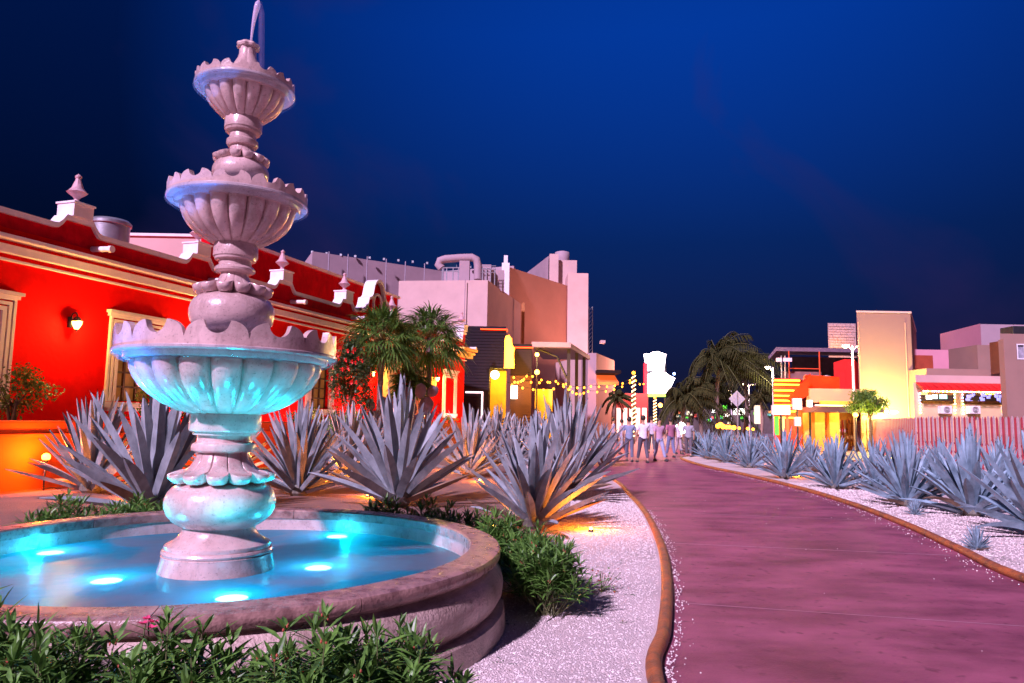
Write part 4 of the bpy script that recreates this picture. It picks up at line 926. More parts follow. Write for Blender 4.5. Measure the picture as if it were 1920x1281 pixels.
# bright sign
Ys=86
bs=thing('illuminated_sign','huge blown out white sign with curved top over a wide lower board','sign',(0,0,0))
def pp_(pts,Y): return [(D(x,y,Y).x,D(x,y,Y).z) for x,y in pts]
wg=glow('sign_white',(1,.88,.95),5)
mb=MB(); mb.prism(pp_([(1214,695),(1208,664),(1219,663),(1224,660),(1233,659),(1242,662),(1247,664),(1249,664),(1245,695)],Ys),'y',Ys,Ys+.5); mb.build('upper_board',wg,bs)
mb=MB(); mb.prism(pp_([(1214,738),(1214,702),(1226,697),(1248,698),(1253,703),(1266,709),(1260,722),(1252,738)],Ys),'y',Ys,Ys+.5); mb.build('lower_board',wg,bs)
mb=MB(); mb.prism(pp_([(1214,744),(1214,739),(1252,739),(1252,744)],Ys),'y',Ys+.02,Ys+.4); mb.build('green_strip',glow('sign_green',(.45,1,.1),1.5),bs)
mb=MB(); mb.prism(pp_([(1207,738),(1207,681),(1213,681),(1213,738)],Ys),'y',Ys-.3,Ys+.3); mb.build('red_side_board',mat('sign_red',(.6,.02,.05),.5,emit=(1,.02,.05),es=.35),bs)
mb=MB(); 
for x_ in(1216,1249): q=D(x_,740,Ys+.3); mb.tube([(q.x,Ys+.9,0),(q.x,Ys+.9,pz(664,Ys,x_))],.15,8)
mb.build('posts',black_m,bs)
mb=MB(); q=D(1264,701,Ys-1); mb.ball((q.x,q.y,q.z),.16,8); mb.build('blue_lamp',glow('blue_lamp',(.2,.35,1),12),bs)
light('side_wall_fill',D(1222,700,Ys-9),(1,.38,.26),5200,1.5)  # orange light added ahead of the sign to warm the far side walls
p=D(1238,760,70); r=thing('orange_plaza_lamp','orange globe lamp under the bright sign','lamp',(p.x,p.y,0)); mb=MB(); mb.tube([(0,0,0),(0,0,p.z)],.05,6); mb.build('post',black_m,r); mb=MB(); mb.ball((0,0,p.z),.22,12); mb.build('globe',MATS['globe_orange'],r,True)
# ------------------------------------------------------------------ coconut palms in the middle distance
cocol=mat('coconut_frond',(.018,.024,.008),.7,.3,6,c2=(.04,.04,.012),spec=.1)
def coco(label,x,ycrown,Y,rad,seed,nf=22):
    rn=random.Random(seed); p=D(x,ycrown,Y); r=thing('coconut_palm',label,'palm tree',(p.x,p.y,0),0,'coconut palms along the avenue')
    mb=MB(); n_=14; ln=rn.uniform(-.4,.4); mb.tube([(ln*math.sin(PI*i/n_),0,p.z*i/n_) for i in range(n_+1)],[.19+(.02 if i%2 else 0)-.005*i for i in range(n_+1)],10); mb.build('trunk',palm_trunk,r,True)
    lv=MB(); st=MB(); top=Vector((0,0,p.z))
    for i in range(nf):
        az=i*2.4; el=R(82-95*i/nf+rn.uniform(-8,8)); Lf=rad*rn.uniform(.9,1.25); d=Vector((math.cos(az)*math.cos(el),math.sin(az)*math.cos(el),math.sin(el)))
        P=[top+d*Lf*s+Vector((.25*Lf*s*s,0,-.75*Lf*s*s*(.6+.4*math.cos(el)))) for s in [k/14 for k in range(15)]]
        st.tube(P,[.03-.0018*k for k in range(15)],4,False); s_=Vector((-math.sin(az),math.cos(az),0))
        for k in range(1,15):
            t_=(P[k]-P[k-1]).normalized()
            for sg_ in(-1,1):
                for h_ in(0,.5):
                    lance(lv,P[k].lerp(P[k-1],h_),(s_*sg_*.8+t_*.6+Vector((0,0,-.35-rn.random()*.5))),Lf*.30*(1-.5*k/15),.045,.4,rn)
    lv.build('fronds',cocol,r); st.build('frond_ribs',stemm,r)
coco('tall dark coconut palm behind the tip of the right bed',1350,672,58,3.6,1,38)
coco('second tall coconut palm overlapping the tallest one on its right',1392,690,66,3.6,2,34)
coco('low coconut palm left of the tallest palm',1285,745,55,2.8,3,30)
coco('low coconut palm beside the bright sign',1318,738,62,3.1,4,30)
coco('small far palm left of the restaurant stripes',1425,745,80,2.6,6,16)
p=D(1155,742,60); coco('small thin palm before the orange awning',1155,745,58,1.3,8,14)
# diamond sign (back)
p=D(1382,748,45)
r=thing('diamond_road_sign','grey diamond shaped road sign seen from its back','road sign',(p.x,p.y,0)); s_=.52
mb=MB(); mb.prism([(0,p.z+s_*1.0),(s_,p.z),(0,p.z-s_*1.0),(-s_,p.z)],'y',-.015,.015); mb.build('plate',mat('sign_back',(.4,.4,.43),.5,.1,8),r,bevel=.004)
mb=MB(); mb.box(-.03,.03,-.08,-.017,0,p.z+.4); mb.build('post',metal_m,r)
# street lamps
sl=glow('street_lamp_glow',(1,.85,.35),8)
def street_lamp(label,x,y,Y,arms,e,pole_x=None):
    p=D(x,y,Y); px_=D(pole_x or x,y,Y).x
    r=thing('street_lamp',label,'street lamp',(px_,Y,0),0,'white street lamps')
    mb=MB(); mb.tube([(0,0,0),(0,0,p.z*.6),(0,0,p.z+.05)],[.1,.08,.06],10); mb.build('pole',white_m,r,True)
    for k,dx in enumerate(arms):
        mb=MB(); mb.tube([(0,0,p.z-.3),(dx*.5,0,p.z+.02),(dx,0,p.z+.05)],.035,6); mb.box(dx-.22,dx+.22,-.1,.1,p.z+.02,p.z+.1); mb.build('arm',white_m,r)
        mb=MB(); mb.ball((dx,0,p.z-.02),.14,12,.7); mb.build('lamp_head',sl,r,True)
        if k==0: light('street_lamp_light',(px_+dx,Y-.4,p.z-.35),(1,.78,.35),e,.15)
street_lamp('double armed lit street lamp before the cream tower',1598,650,46,[-.45,.6],220)
street_lamp('single lit street lamp left of the neon striped restaurant',1449,690,55,[-.4],250)
street_lamp('small far street lamp with two bulbs right of the dark palms',1404,721,90,[-.6,.6],200)
street_lamp('tiny far street lamp beside the diamond sign',1371,733,110,[-.5],100)
# ------------------------------------------------------------------ right side buildings
cream_t=mat('tower_plaster',(.31,.165,.135),.8,.07,.5,.1,10)
tw=thing('cream_tower','tall plain cream tower with lit yellow lower half','building',(0,0,0))
Yt=45; SHEAR[0]=(.60,Yt); mb=MB(); A=D(1606,590,Yt);B=D(1707,586,Yt); zt=pz(587,Yt,1655); 
mb.box(A.x,B.x,Yt,Yt+9,0,zt); mb.build('wall',cream_t,tw,bevel=.03)
mb=MB(); mb.box(A.x-.04,B.x+.04,Yt-.05,Yt+9.05,zt,zt+.12); mb.build('parapet_cap',pinkwall,tw)
mb=MB(); 
for x_ in(1612,1700): q=pxy(x_,Yt); mb.tube([(q[0],Yt-.06,0.5),(q[0],Yt-.06,zt-.6)],.045,6)
mb.build('downpipe',cream,tw)
SHEAR[0]=None
light('tower_floodlight',(D(1672,770,Yt-1.6).x,Yt-1.8,2.0),(1,.95,.2),2300,.3)
light('tower_floodlight',(D(1625,770,Yt-2.2).x,Yt-2.2,2.2),(1,.95,.25),160,.3)
for k,(x_,y_) in enumerate([(1640,772),(1662,772),(1672,773),(1680,773)]):
    q=D(x_,y_,Yt-2.5); r=thing('flood_lamp','small yellow flood lamp at the tower foot, number counted from the tree: '+['first','second','third','fourth'][k],'flood lamp',q,0,'flood lamps before the cream tower'); mb=MB(); mb.box(-.12,.12,0,.14,-.08,.08); mb.build('housing',black_m,r); mb=MB(); mb.box(-.11,.11,-.02,-.001,-.07,.07); mb.build('lens',glow('flood_lens',(1,.8,.2),14),r)
# stone clad block
sb=thing('stone_clad_block','stone clad block rising behind the cream tower','building',(0,0,0)); Yq=64; SHEAR[0]=(.55,Yq)
stc=mat('stone_cladding',(.4,.27,.27),.8,.3,8,1.0,5)
mb=MB(); a_=D(1552,606,Yq);b_=D(1604,606,Yq); mb.box(a_.x,b_.x,Yq,Yq+8,0,a_.z); mb.build('stone_face',stc,sb)
rn=random.Random(4); mb=MB(); z=7
while z<a_.z-.3:
    x_=a_.x+.05
    while x_<b_.x-.3: L_=rn.uniform(.3,.8); mb.box(x_,min(x_+L_,b_.x-.02),Yq-rn.uniform(.03,.12),Yq-.001,z,z+.2); x_+=L_+.03
    z+=.24
mb.build('stone_courses',stc,sb)
mb=MB(); c_=D(1541,610,Yq+1); mb.prism([(c_.x,Yq+4),(a_.x-.01,Yq-.02),(a_.x-.01,Yq+8)],'z',0,a_.z+.05); mb.build('side_wall',pinkwall,sb)
SHEAR[0]=None
light('stone_uplight',(a_.x+.6,Yq-1.5,pz(652,Yq,1560)),(1,.45,.05),160,.2)
# dark roof terrace
dt=thing('dark_roof_terrace','dark corrugated terrace roof on slim red posts','building',(0,0,0)); Yd2=56; SHEAR[0]=(.5,Yd2)
mb=MB(); a_=D(1440,662,Yd2);b_=D(1612,652,Yd2); zt=pz(652,Yd2,1500)
mb.add([(a_.x,Yd2,a_.z-.3),(D(1455,652,Yd2).x,Yd2,zt),(b_.x,Yd2,zt),(b_.x,Yd2+7,zt+.1),(D(1455,652,Yd2).x,Yd2+7,zt+.1),(a_.x,Yd2+7,a_.z-.2)],[(0,5,4,1),(1,4,3,2)])
mb.prism([(a_.x,a_.z-.55),(a_.x,a_.z-.3),(D(1455,652,Yd2).x,zt),(b_.x,zt),(b_.x,zt-.3),(D(1455,652,Yd2).x,zt-.3)],'y',Yd2-.1,Yd2-.001); mb.build('roof',mat('roof_purple',(.14,.09,.14),.6),dt)
mb=MB(); mb.box(D(1468,700,Yd2).x,b_.x,Yd2+6.5,Yd2+6.8,2,zt-.1); mb.build('back_wall',mat('terrace_wall',(.07,.04,.08),.8,.3,3),dt)
mb=MB(); mb.box(D(1468,700,Yd2).x,D(1540,700,Yd2).x,Yd2,Yd2+.1,0,pz(697,Yd2,1500)); mb.build('railing_wall',mat('railing_wall',(.2,.09,.1),.7),dt)
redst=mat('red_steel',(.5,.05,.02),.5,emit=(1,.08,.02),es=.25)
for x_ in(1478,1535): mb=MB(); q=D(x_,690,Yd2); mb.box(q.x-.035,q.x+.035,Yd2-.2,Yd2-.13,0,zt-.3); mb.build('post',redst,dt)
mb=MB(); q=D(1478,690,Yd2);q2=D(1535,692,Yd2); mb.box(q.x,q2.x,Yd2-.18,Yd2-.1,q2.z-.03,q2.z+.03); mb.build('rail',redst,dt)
for x_ in(1461,1468): mb=MB(); q=D(x_,690,Yd2); mb.box(q.x-.04,q.x+.04,Yd2-.5,Yd2-.42,0,pz(668,Yd2,x_)); mb.build('flagpole',metal_m,dt)
for k,(x0,x1) in enumerate([(1456,1466),(1469,1485)]):
    a_=D(x0,671,Yd2-1);b_=D(x1,678,Yd2-1); mb=MB(); mb.box(a_.x,b_.x,Yd2-1,Yd2-.9,b_.z,a_.z); mb.build('white_plate',glow('plate_white',(1,.6,.8),.35),dt)
SHEAR[0]=(.55,52)
rbx=thing('red_roof_box','small bright red roof cabin beside the double street lamp','cabin',(0,0,0)); Yr=52
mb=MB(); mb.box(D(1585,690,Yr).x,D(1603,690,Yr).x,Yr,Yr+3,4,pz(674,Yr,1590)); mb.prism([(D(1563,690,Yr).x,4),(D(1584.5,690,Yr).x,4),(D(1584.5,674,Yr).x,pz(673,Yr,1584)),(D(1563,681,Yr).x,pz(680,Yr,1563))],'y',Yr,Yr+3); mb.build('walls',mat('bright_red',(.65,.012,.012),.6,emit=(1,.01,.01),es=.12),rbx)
# neon restaurant
nr=thing('neon_restaurant','low cream restaurant with orange roof edge and glowing neon striped tower','building',(0,0,0)); Yn=47; SHEAR[0]=(.5,Yn)
mb=MB(); box_px(mb,1449,1500,710,Yn,5); mb.build('striped_tower',mat('stripe_red',(.5,.03,.012),.6),nr)
st_=glow('neon_stripe',(1,.5,.03),4.5)
for k,y_ in enumerate([713,721,732,742,751,760,771,783]):
    a_=D(1452,y_,Yn-.15);b_=D(1500,y_,Yn-.15); mb=MB(); mb.box(a_.x,b_.x,Yn-.15,Yn-.05,a_.z-.045,a_.z+.045); mb.build('neon_stripe',st_,nr)
light('neon_glow_light',D(1475,735,Yn-1.5),(1,.25,.02),500,.8)
mb=MB(); A_=D(1512,730,Yn-1);B_=D(1612,726,Yn-1); z1=pz(729,Yn-1,1560); mb.box(A_.x,B_.x,Yn-1,Yn+6,pz(755,Yn-1,1560),z1); mb.build('upper_wall',cream,nr)
mb=MB(); oz=z1+.9; mb.prism([(D(1500,730,Yn).x,z1+.01),(B_.x-1.0,z1+.01),(B_.x-1.0,oz-.1),(D(1506,709,Yn).x,oz)],'y',Yn-.4,Yn+.4); mb.build('orange_roof_edge',mat('orange_red',(.72,.02,.004),.6,emit=(1,.03,.0),es=.25,spec=.1),nr)  # weak red glow put into the roof edge, which is no lamp
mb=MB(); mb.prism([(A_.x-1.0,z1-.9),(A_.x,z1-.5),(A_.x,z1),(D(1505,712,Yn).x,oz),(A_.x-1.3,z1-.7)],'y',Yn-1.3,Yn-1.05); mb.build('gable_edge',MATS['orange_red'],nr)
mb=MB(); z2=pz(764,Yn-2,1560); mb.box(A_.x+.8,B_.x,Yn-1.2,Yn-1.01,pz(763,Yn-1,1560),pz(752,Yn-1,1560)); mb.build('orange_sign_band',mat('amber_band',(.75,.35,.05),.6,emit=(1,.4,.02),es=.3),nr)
mb=MB(); mb.prism([(D(1510,772,Yn-3).x,z2-.35),(D(1527,764,Yn-3).x,z2),(B_.x,z2),(B_.x,z2-.3)],'y',Yn-4,Yn-1.3); mb.build('awning',mat('dark_awning',(.05,.02,.035),.7),nr)
mb=MB(); mb.tube([(D(1528,764,Yn-4).x,Yn-4.05,z2+.06),(B_.x,Yn-4.05,z2+.06)],.05,6); mb.build('awning_neon',glow('pink_neon',(1,.45,.3),3),nr)
for x_ in(1533,1560): mb=MB(); q=D(x_,780,Yn-3); mb.box(q.x-.3,q.x+.3,Yn-3.3,Yn-2.8,0,z2-.35); mb.build('pillar',mat('orange_pillar',(.75,.3,.03),.6),nr)
mb=MB(); mb.box(A_.x,B_.x,Yn+1,Yn+1.1,0,pz(765,Yn,1560)); mb.build('lower_wall',mat('amber_wall',(.6,.3,.08),.7),nr)
mb=MB(); q=D(1563,722,Yn-1); mb.lathe([(.2,z1),(.2,z1+.9),(.28,z1+.95),(.001,z1+1.0)],16,(q.x,Yn+.9)); mb.build('roof_vent',metal_m,nr,True)
SHEAR[0]=None
light('porch_light',D(1568,770,Yn-2.5),(1,.55,.08),220,.2); light('porch_light',D(1530,772,Yn-5),(1,.4,.06),200,.2); light('wall_wash_light',D(1560,735,Yn-3.5),(1,.8,.3),260,.3)
# white light boxes
for nm,x0,x1,y0,y1,Y_,g_,lb in [('light_box',1448,1482,760,778,43,'','wide white lit menu board above the green banner'),('light_box',1487,1504,747,768,44,'','tall white lit board on the neon striped tower'),('light_box',1491,1502,782,799,43,'','small white lit board low beside the doorway'),('light_box',1514,1524,750,765,45,'','white lit emblem board under the orange gable edge')]:
    a_=D(x0,y0,Y_);b_=D(x1,y1,Y_); r=thing(nm,lb,'lit sign',(a_.x,Y_,0),0,'white lit boards of the neon restaurant'); mb=MB(); mb.box(0,b_.x-a_.x,0,.2,b_.z,a_.z); mb.build('frame',white_m,r); mb=MB(); mb.box(.05,b_.x-a_.x-.05,-.02,-.002,b_.z+.05,a_.z-.05); mb.build('face',glow('box_white',(1,.93,.85),4),r)
    mb=MB(); mb.box((b_.x-a_.x)/2-.05,(b_.x-a_.x)/2+.05,.05,.15,0,b_.z-.001); mb.build('support',black_m,r)
for k,(x0,x1,mm) in enumerate([(1453,1461,glow('banner_green',(.1,.8,.05),1.2)),(1464,1472,glow('banner_yellow',(1,.6,.2),1.2)),(1474,1480,glow('banner_red',(1,.1,.03),1.2))]):
    a_=D(x0,779,43.2);b_=D(x1,800,43.2); r=thing('hanging_banner',['green','yellow','red'][k]+' lit banner hanging under the wide white board','banner',(a_.x,43.25,0),0,'banners under the white board'); mb=MB(); mb.box(0,b_.x-a_.x,0,.03,b_.z-.5,a_.z-.06); mb.build('cloth',mm,r); mb=MB(); mb.tube([(0,.0,a_.z-.05),(b_.x-a_.x,0,a_.z-.05)],.02,6); mb.build('rod',black_m,r)
# tree before tower
p=D(1632,765,41.5)
shrub('leafy_tree','small bright green tree lit from below before the cream tower','tree',(p.x,p.y,0),1.25,.85,4200,.17,mat('lit_tree_leaf',(.07,.17,.03),.5,.3,8,c2=(.14,.26,.05),trans=.25),pz(752,41.5,1632),11)
light('tree_light',(p.x-.9,p.y-1.2,1.9),(1,.75,.2),110,.1)
q=D(1604,778,40.5); r=thing('orange_gate_lamp','orange globe lamp at the left foot of the green tree','lamp',(q.x,q.y,0)); mb=MB(); mb.tube([(0,0,0),(0,0,q.z)],.04,6); mb.build('post',black_m,r); mb=MB(); mb.ball((0,0,q.z),.14,12); mb.build('globe',MATS['globe_orange'],r,True); light('gate_light',q-Vector((0,.5,0)),(1,.5,.05),120,.1)
# red awning restaurant
ra=thing('awning_restaurant','low pink restaurant with long red awning and fairy lights','building',(0,0,0)); Ya=39; SHEAR[0]=(.66,Ya)
X0=D(1712,720,Ya).x;X1=D(1890,720,Ya).x
zr1=pz(705,Ya,1800); zr0=pz(719,Ya,1800); zw1=pz(737,Ya,1800); zw0=pz(758,Ya,1800)
xa,xb,xc,xd=[D(v,745,Ya).x for v in(1724,1789,1804,1879)]
cr_=mat('flood_tinted_wall',(.6,.44,.26),.8,.1,1)  # yellow of the floodlight mixed into the wall colour
mb=MB(); mb.box(X0,X1,Ya,Ya+.2,0,zw0); mb.box(X0,X1,Ya,Ya+.2,zw1,zr0); 
for u,v in((X0,xa),(xb,xc),(xd,X1)): mb.box(u,v,Ya,Ya+.2,zw0,zw1)
mb.build('wall',cr_,ra)
mb=MB(); mb.box(X0,X1,Ya-.25,Ya+8,zr0+.01,zr1); mb.build('roof_band',pinkwall,ra)
mb=MB(); n_=26
for i in range(n_): u=X0+(X1-X0)*i/n_; v=X0+(X1-X0)*(i+1)/n_; zz=zr0-.30; mb.prism([(Ya-.9,zz-(.06 if i%2 else 0)),(Ya-.26,zr0),(Ya-.26,zr0-.03),(Ya-.9,zz-.14-(.0 if i%2 else .04))],'x',u,v-.004)
mb.build('awning',mat('red_awning',(.6,.01,.01),.6),ra)
mb=MB(); mb.box(xa-.5,xd+.3,Ya+3,Ya+3.1,zw0-.8,zw1); mb.build('back_room_wall',mat('room_dark',(.04,.03,.05),.8,.4,4),ra); SHEAR[0]=None
mb=MB(); 
for x0,x1,y0,y1 in [(1736,1746,741,749),(1748,1756,740,748)]: a_=D(x0,y0,Ya+2.5);b_=D(x1,y1,Ya+2.5); mb.box(a_.x,b_.x,Ya+2.4,Ya+2.5,b_.z,a_.z)
mb.build('television',glow('tv_white',(.8,.85,1),2),ra)
mb=MB(); a_=D(1761,740,Ya+2.5);b_=D(1774,748,Ya+2.5); mb.box(a_.x,b_.x,Ya+2.4,Ya+2.5,b_.z,a_.z); mb.build('television',glow('tv_green',(.3,.9,.8),1.6),ra)
mb=MB(); a_=D(1838,735,Ya+2.5);b_=D(1862,740,Ya+2.5); mb.box(a_.x,b_.x,Ya+2.4,Ya+2.5,b_.z,a_.z); mb.build('ceiling_lamp',glow('amber_strip',(1,.5,.05),3),ra)
rn=random.Random(8); mb=MB()
for i in range(22): q=D(rn.uniform(1808,1875),rn.uniform(740,755),Ya+2.2); s_=rn.uniform(.03,.1); mb.box(q.x-s_,q.x+s_,Ya+2.1,Ya+2.2,q.z-s_,q.z+s_)
mb.build('bar_bottles',glow('bar_blue',(.3,.3,1),1.2),ra)
mb=MB()
for i in range(12): q=D(1728+i*12.5,752,Ya+1.5); mb.box(q.x-.2,q.x+.2,Ya+1.4,Ya+1.5,zw0-.4,q.z)
mb.build('chairs_row',wood_m,ra)
light('room_light',((xa+xb)/2,Ya+1.5,zw1-.1),(1,.5,.15),25,.2); light('room_light',((xc+xd)/2,Ya+1.5,zw1-.1),(.8,.5,.6),25,.2)
for k,(u,lb) in enumerate([(1766,'left'),(1819,'right')]):
    a_=D(u-9,762,Ya);r=thing('air_conditioner','white air conditioner box under the '+lb+' restaurant window','air conditioner',(a_.x,Ya-.42,0),0,'air conditioners under the awning restaurant windows'); zc_=pz(768,Ya-.4,u)
    mb=MB(); mb.box(0,.55,0,.4,zc_-.22,zc_+.2); mb.build('casing',white_m,r,bevel=.02)
    mb=MB(); 
    for q_ in(.16,.12,.08,.04): mb.tube([(.27+q_*math.cos(j*.5236),-.02,zc_+q_*math.sin(j*.5236)) for j in range(13)],.008,4,False)
    mb.build('fan_grille',black_m,r)
fl_=thing('fairy_lights','multicoloured fairy lights hung along the red awning edge','fairy lights',(0,0,0))
mb=MB(); P=[(X0+(X1-X0)*i/60,Ya-.93,zr0-.46-(.03 if i%2 else 0)) for i in range(61)]; mb.tube(P,.01,4,False); mb.build('wire',black_m,fl_)
cs=[glow('fairy_'+n_,c_,16) for n_,c_ in (('white',(1,.9,.8)),('blue',(.25,.4,1)),('green',(.2,1,.3)),('amber',(1,.5,.05)),('pink',(1,.3,.4)))]
mb=MB(); mb.ball((0,0,0),.035,8); srcs=[]
for k,m_ in enumerate(cs):
    mb=MB(); mb.ball((0,0,0),.035,8); srcs.append(mb.build('bulb',m_,fl_,True))
spots=[(X0+(X1-X0)*(i+.3)/46,Ya-.93,zr0-.50) for i in range(46)]
for (u,v) in((xa,Ya),(xb,Ya),(xc,Ya),(xd,Ya)):
    for i in range(7): spots.append((u,Ya-.05,zw0-.5+i*.17))
for i,s_ in enumerate(spots):
    o=srcs[i%5] if i<5 else srcs[(i*7+i//3)%5].copy()
    if i>=5: col.objects.link(o)
    o.location=s_
# upper pink volumes behind
uv=thing('pink_roof_volumes','stepped pink roof volumes behind the red awning restaurant','building',(0,0,0))
SHEAR[0]=None; A=pxy(1766,56);B=pxy(1843,50); zt=pz(607,50,1843)
mb=MB(); mb.prism([A,B,(B[0]+14,70),(A[0]+10,70)],'z',0,zt); mb.build('tall_volume',mat('magenta_plaster',(.60,.25,.32),.8,.08,.4),uv)
mb=MB(); mb.prism([(B[0]+.02,50.1),(B[0]+12,50.1),(B[0]+26,70),(B[0]+14.02,70)],'z',0,zt-.02); mb.build('right_volume',pinkwall2,uv)
mb=MB(); box_px(mb,1712,1805,656,49,4); mb.build('lower_volume',MATS['magenta_plaster'],uv)
mb=MB(); q=D(1822,665,48); mb.lathe([(.6,3),(.6,pz(660,48,1822)),(.1,pz(656,48,1822))],20,(q.x,48.5)); mb.build('water_tank',MATS['magenta_plaster'],uv,True)
mb=MB(); box_px(mb,1832,1868,647,45,3); mb.build('grey_volume',taupe,uv)
mb=MB(); box_px(mb,1737,1880,692,43,3); mb.build('parapet_wall',taupe,uv)
mb=MB(); a_=D(1712,666,48.5);b_=D(1750,692,48.5); mb.box(a_.x,b_.x,48.5,48.9,b_.z,a_.z); mb.build('rust_panel',mat('rust_panel',(.35,.05,.02),.7),uv)
mb=MB(); a_=D(1872,640,42);b_=D(1878,700,42); mb.box(a_.x,b_.x,42,42.8,b_.z,a_.z); mb.build('brown_pier',mat('brown_pier',(.16,.05,.02),.7),uv)
# taupe building at right edge
tb=thing('taupe_house','taupe plastered house with white framed window at the right picture edge','building',(0,0,0)); Yh=33; SHEAR[0]=(.8,Yh)
X0=D(1879,700,Yh).x; X1=D(2150,700,Yh).x; zt=pz(626,Yh,1900); wx0,wx1=D(1906,660,Yh).x,D(1934,660,Yh).x; wz0,wz1=pz(674,Yh,1910),pz(645,Yh,1910)
mb=MB(); mb.box(X0,wx0,Yh,Yh+8,0,zt); mb.box(wx0,wx1,Yh,Yh+8,0,wz0); mb.box(wx0,wx1,Yh,Yh+8,wz1,zt); mb.box(wx1,X1,Yh,Yh+8,0,zt); mb.build('wall',taupe,tb)
mb=MB(); mb.box(X0-.1,X0+.45,Yh-.35,Yh-.001,0,zt-.3); mb.build('pilaster',taupe,tb)
mb=MB()
for a_,b_,c_,d_ in((wx0,wx1,wz0,wz0+.05),(wx0,wx1,wz1-.05,wz1),(wx0,wx0+.05,wz0+.051,wz1-.051),((wx0+wx1)/2-.02,(wx0+wx1)/2+.02,wz0+.051,wz1-.051),(wx1-.05,wx1,wz0+.051,wz1-.051)): mb.box(a_,b_,Yh-.03,Yh+.05,c_,d_)
fr=mb.build('window',white_m,tb); mb=MB(); mb.box(wx0,wx1,Yh+.06,Yh+.08,wz0,wz1); mb.build('pane',mat('curtain_glass',(.3,.28,.33),.3,.3,8),fr)
SHEAR[0]=None
r=thing('roof_unit','dark roof machine on top of the taupe house','roof unit',(D(1900,620,Yh+3).x,Yh+3,zt)); mb=MB(); mb.box(0,1.2,0,1,0,.8); mb.build('casing',black_m,r,bevel=.03); mb=MB(); mb.box(1.3,2.2,0,1,0,.9); mb.build('second_casing',metal_m,r,bevel=.03)
# ------------------------------------------------------------------ picket fences
pk_w=mat('picket_white',(.40,.30,.34),.6,.2,6,.2,20); pk_r=mat('picket_red',(.34,.03,.06),.6,.25,6,.2,20); rail_m=mat('rust_rail',(.2,.05,.02),.7)
fe=thing('picket_fence','white and pink picket fence standing behind the right agaves','fence',(0,0,0),0,None)
def fence(root,A,B,pitch,zt,w_,copies=True,zr=(.6,1.3)):
    A=Vector(A);B=Vector(B); n_=int((B-A).length/pitch); d=(B-A).normalized(); nrm=Vector((-d.y,d.x,0)); ang=math.atan2(d.y,d.x)
    src=[]
    if copies:
        for m_ in(pk_w,pk_r):
            mb=MB(); mb.prism([(-w_/2,0),(w_/2,0),(w_/2,zt-.08),(0,zt),(-w_/2,zt-.08)],'y',-.012,.012); src.append(mb.build('picket',m_,root,bevel=0))
        for k in range(n_):
            o=src[k%2] if k<2 else src[k%2].copy()
            if k>=2: col.objects.link(o)
            o.location=A+d*(k*pitch)+Vector((0,0,random.uniform(-.03,.02))); o.rotation_euler=(0,random.uniform(-.012,.012),ang)
    else:
      for c_ in (0,1):
        mb=MB()
        for k in range(c_,n_,2):
            q=A+d*(k*pitch); mb.prism([(-w_/2,0),(w_/2,0),(w_/2,zt-.08),(0,zt),(-w_/2,zt-.08)],'y',-.012,.012)
            for v in range(len(mb.v)-10,len(mb.v)):
                x_,y_,z_=mb.v[v]; mb.v[v]=(q.x+x_*d.x-y_*d.y,q.y+x_*d.y+y_*d.x,z_)
        mb.build('pickets',(pk_r,mat('picket_brownish',(.34,.19,.22),.7,.2,6))[c_],root)  # browner tone on every other picket of the far run
    for z_ in zr:
        mb=MB(); a_=A+nrm*.03;b_=B+nrm*.03; mb.add([(a_.x,a_.y,z_-.04),(b_.x,b_.y,z_-.04),(b_.x+nrm.x*.03,b_.y+nrm.y*.03,z_-.04),(a_.x+nrm.x*.03,a_.y+nrm.y*.03,z_-.04),(a_.x,a_.y,z_+.04),(b_.x,b_.y,z_+.04),(b_.x+nrm.x*.03,b_.y+nrm.y*.03,z_+.04),(a_.x+nrm.x*.03,a_.y+nrm.y*.03,z_+.04)],[(0,3,2,1),(4,5,6,7),(0,1,5,4),(1,2,6,5),(2,3,7,6),(3,0,4,7)]); mb.build('rail',rail_m,root)
C1=(*pxy(1717,30,790),0); E1=(*pxy(1960,23.5,790),0); L1=(*pxy(1623,47,790),0)
fence(fe,C1,E1,.135,1.97,.085,True,(.62,.95))
for n_,z_ in (('a',0),):
    fence(fe,L1,C1,.24,1.95,.13,False)
f2=thing('gate_fence','far striped picket fence panel left of the wrought gate','fence',(0,0,0)); fence(f2,(*pxy(1545,47.5,790),0),(*pxy(1592,47.5,790),0),.17,1.95,.09)
gt=thing('wrought_gate','brown wrought gate with slim bars below the green tree','gate',(*pxy(1592,46.5,790),0)); wd=pxy(1620,46.5,790)[0]-pxy(1592,46.5,790)[0]
mb=MB(); 
for z_ in(.2,1.7): mb.box(0,wd,-.03,.03,z_-.04,z_+.04)
mb.box(-.06,0,-.04,.04,0,2.0); mb.box(wd,wd+.06,-.04,.04,0,2.0); mb.build('gate_frame',rail_m,gt); mb=MB()
for i in range(9): mb.box(wd*(i+.5)/9-.02,wd*(i+.5)/9+.02,-.02,.02,.25,1.9)
mb.build('bars',rail_m,gt)
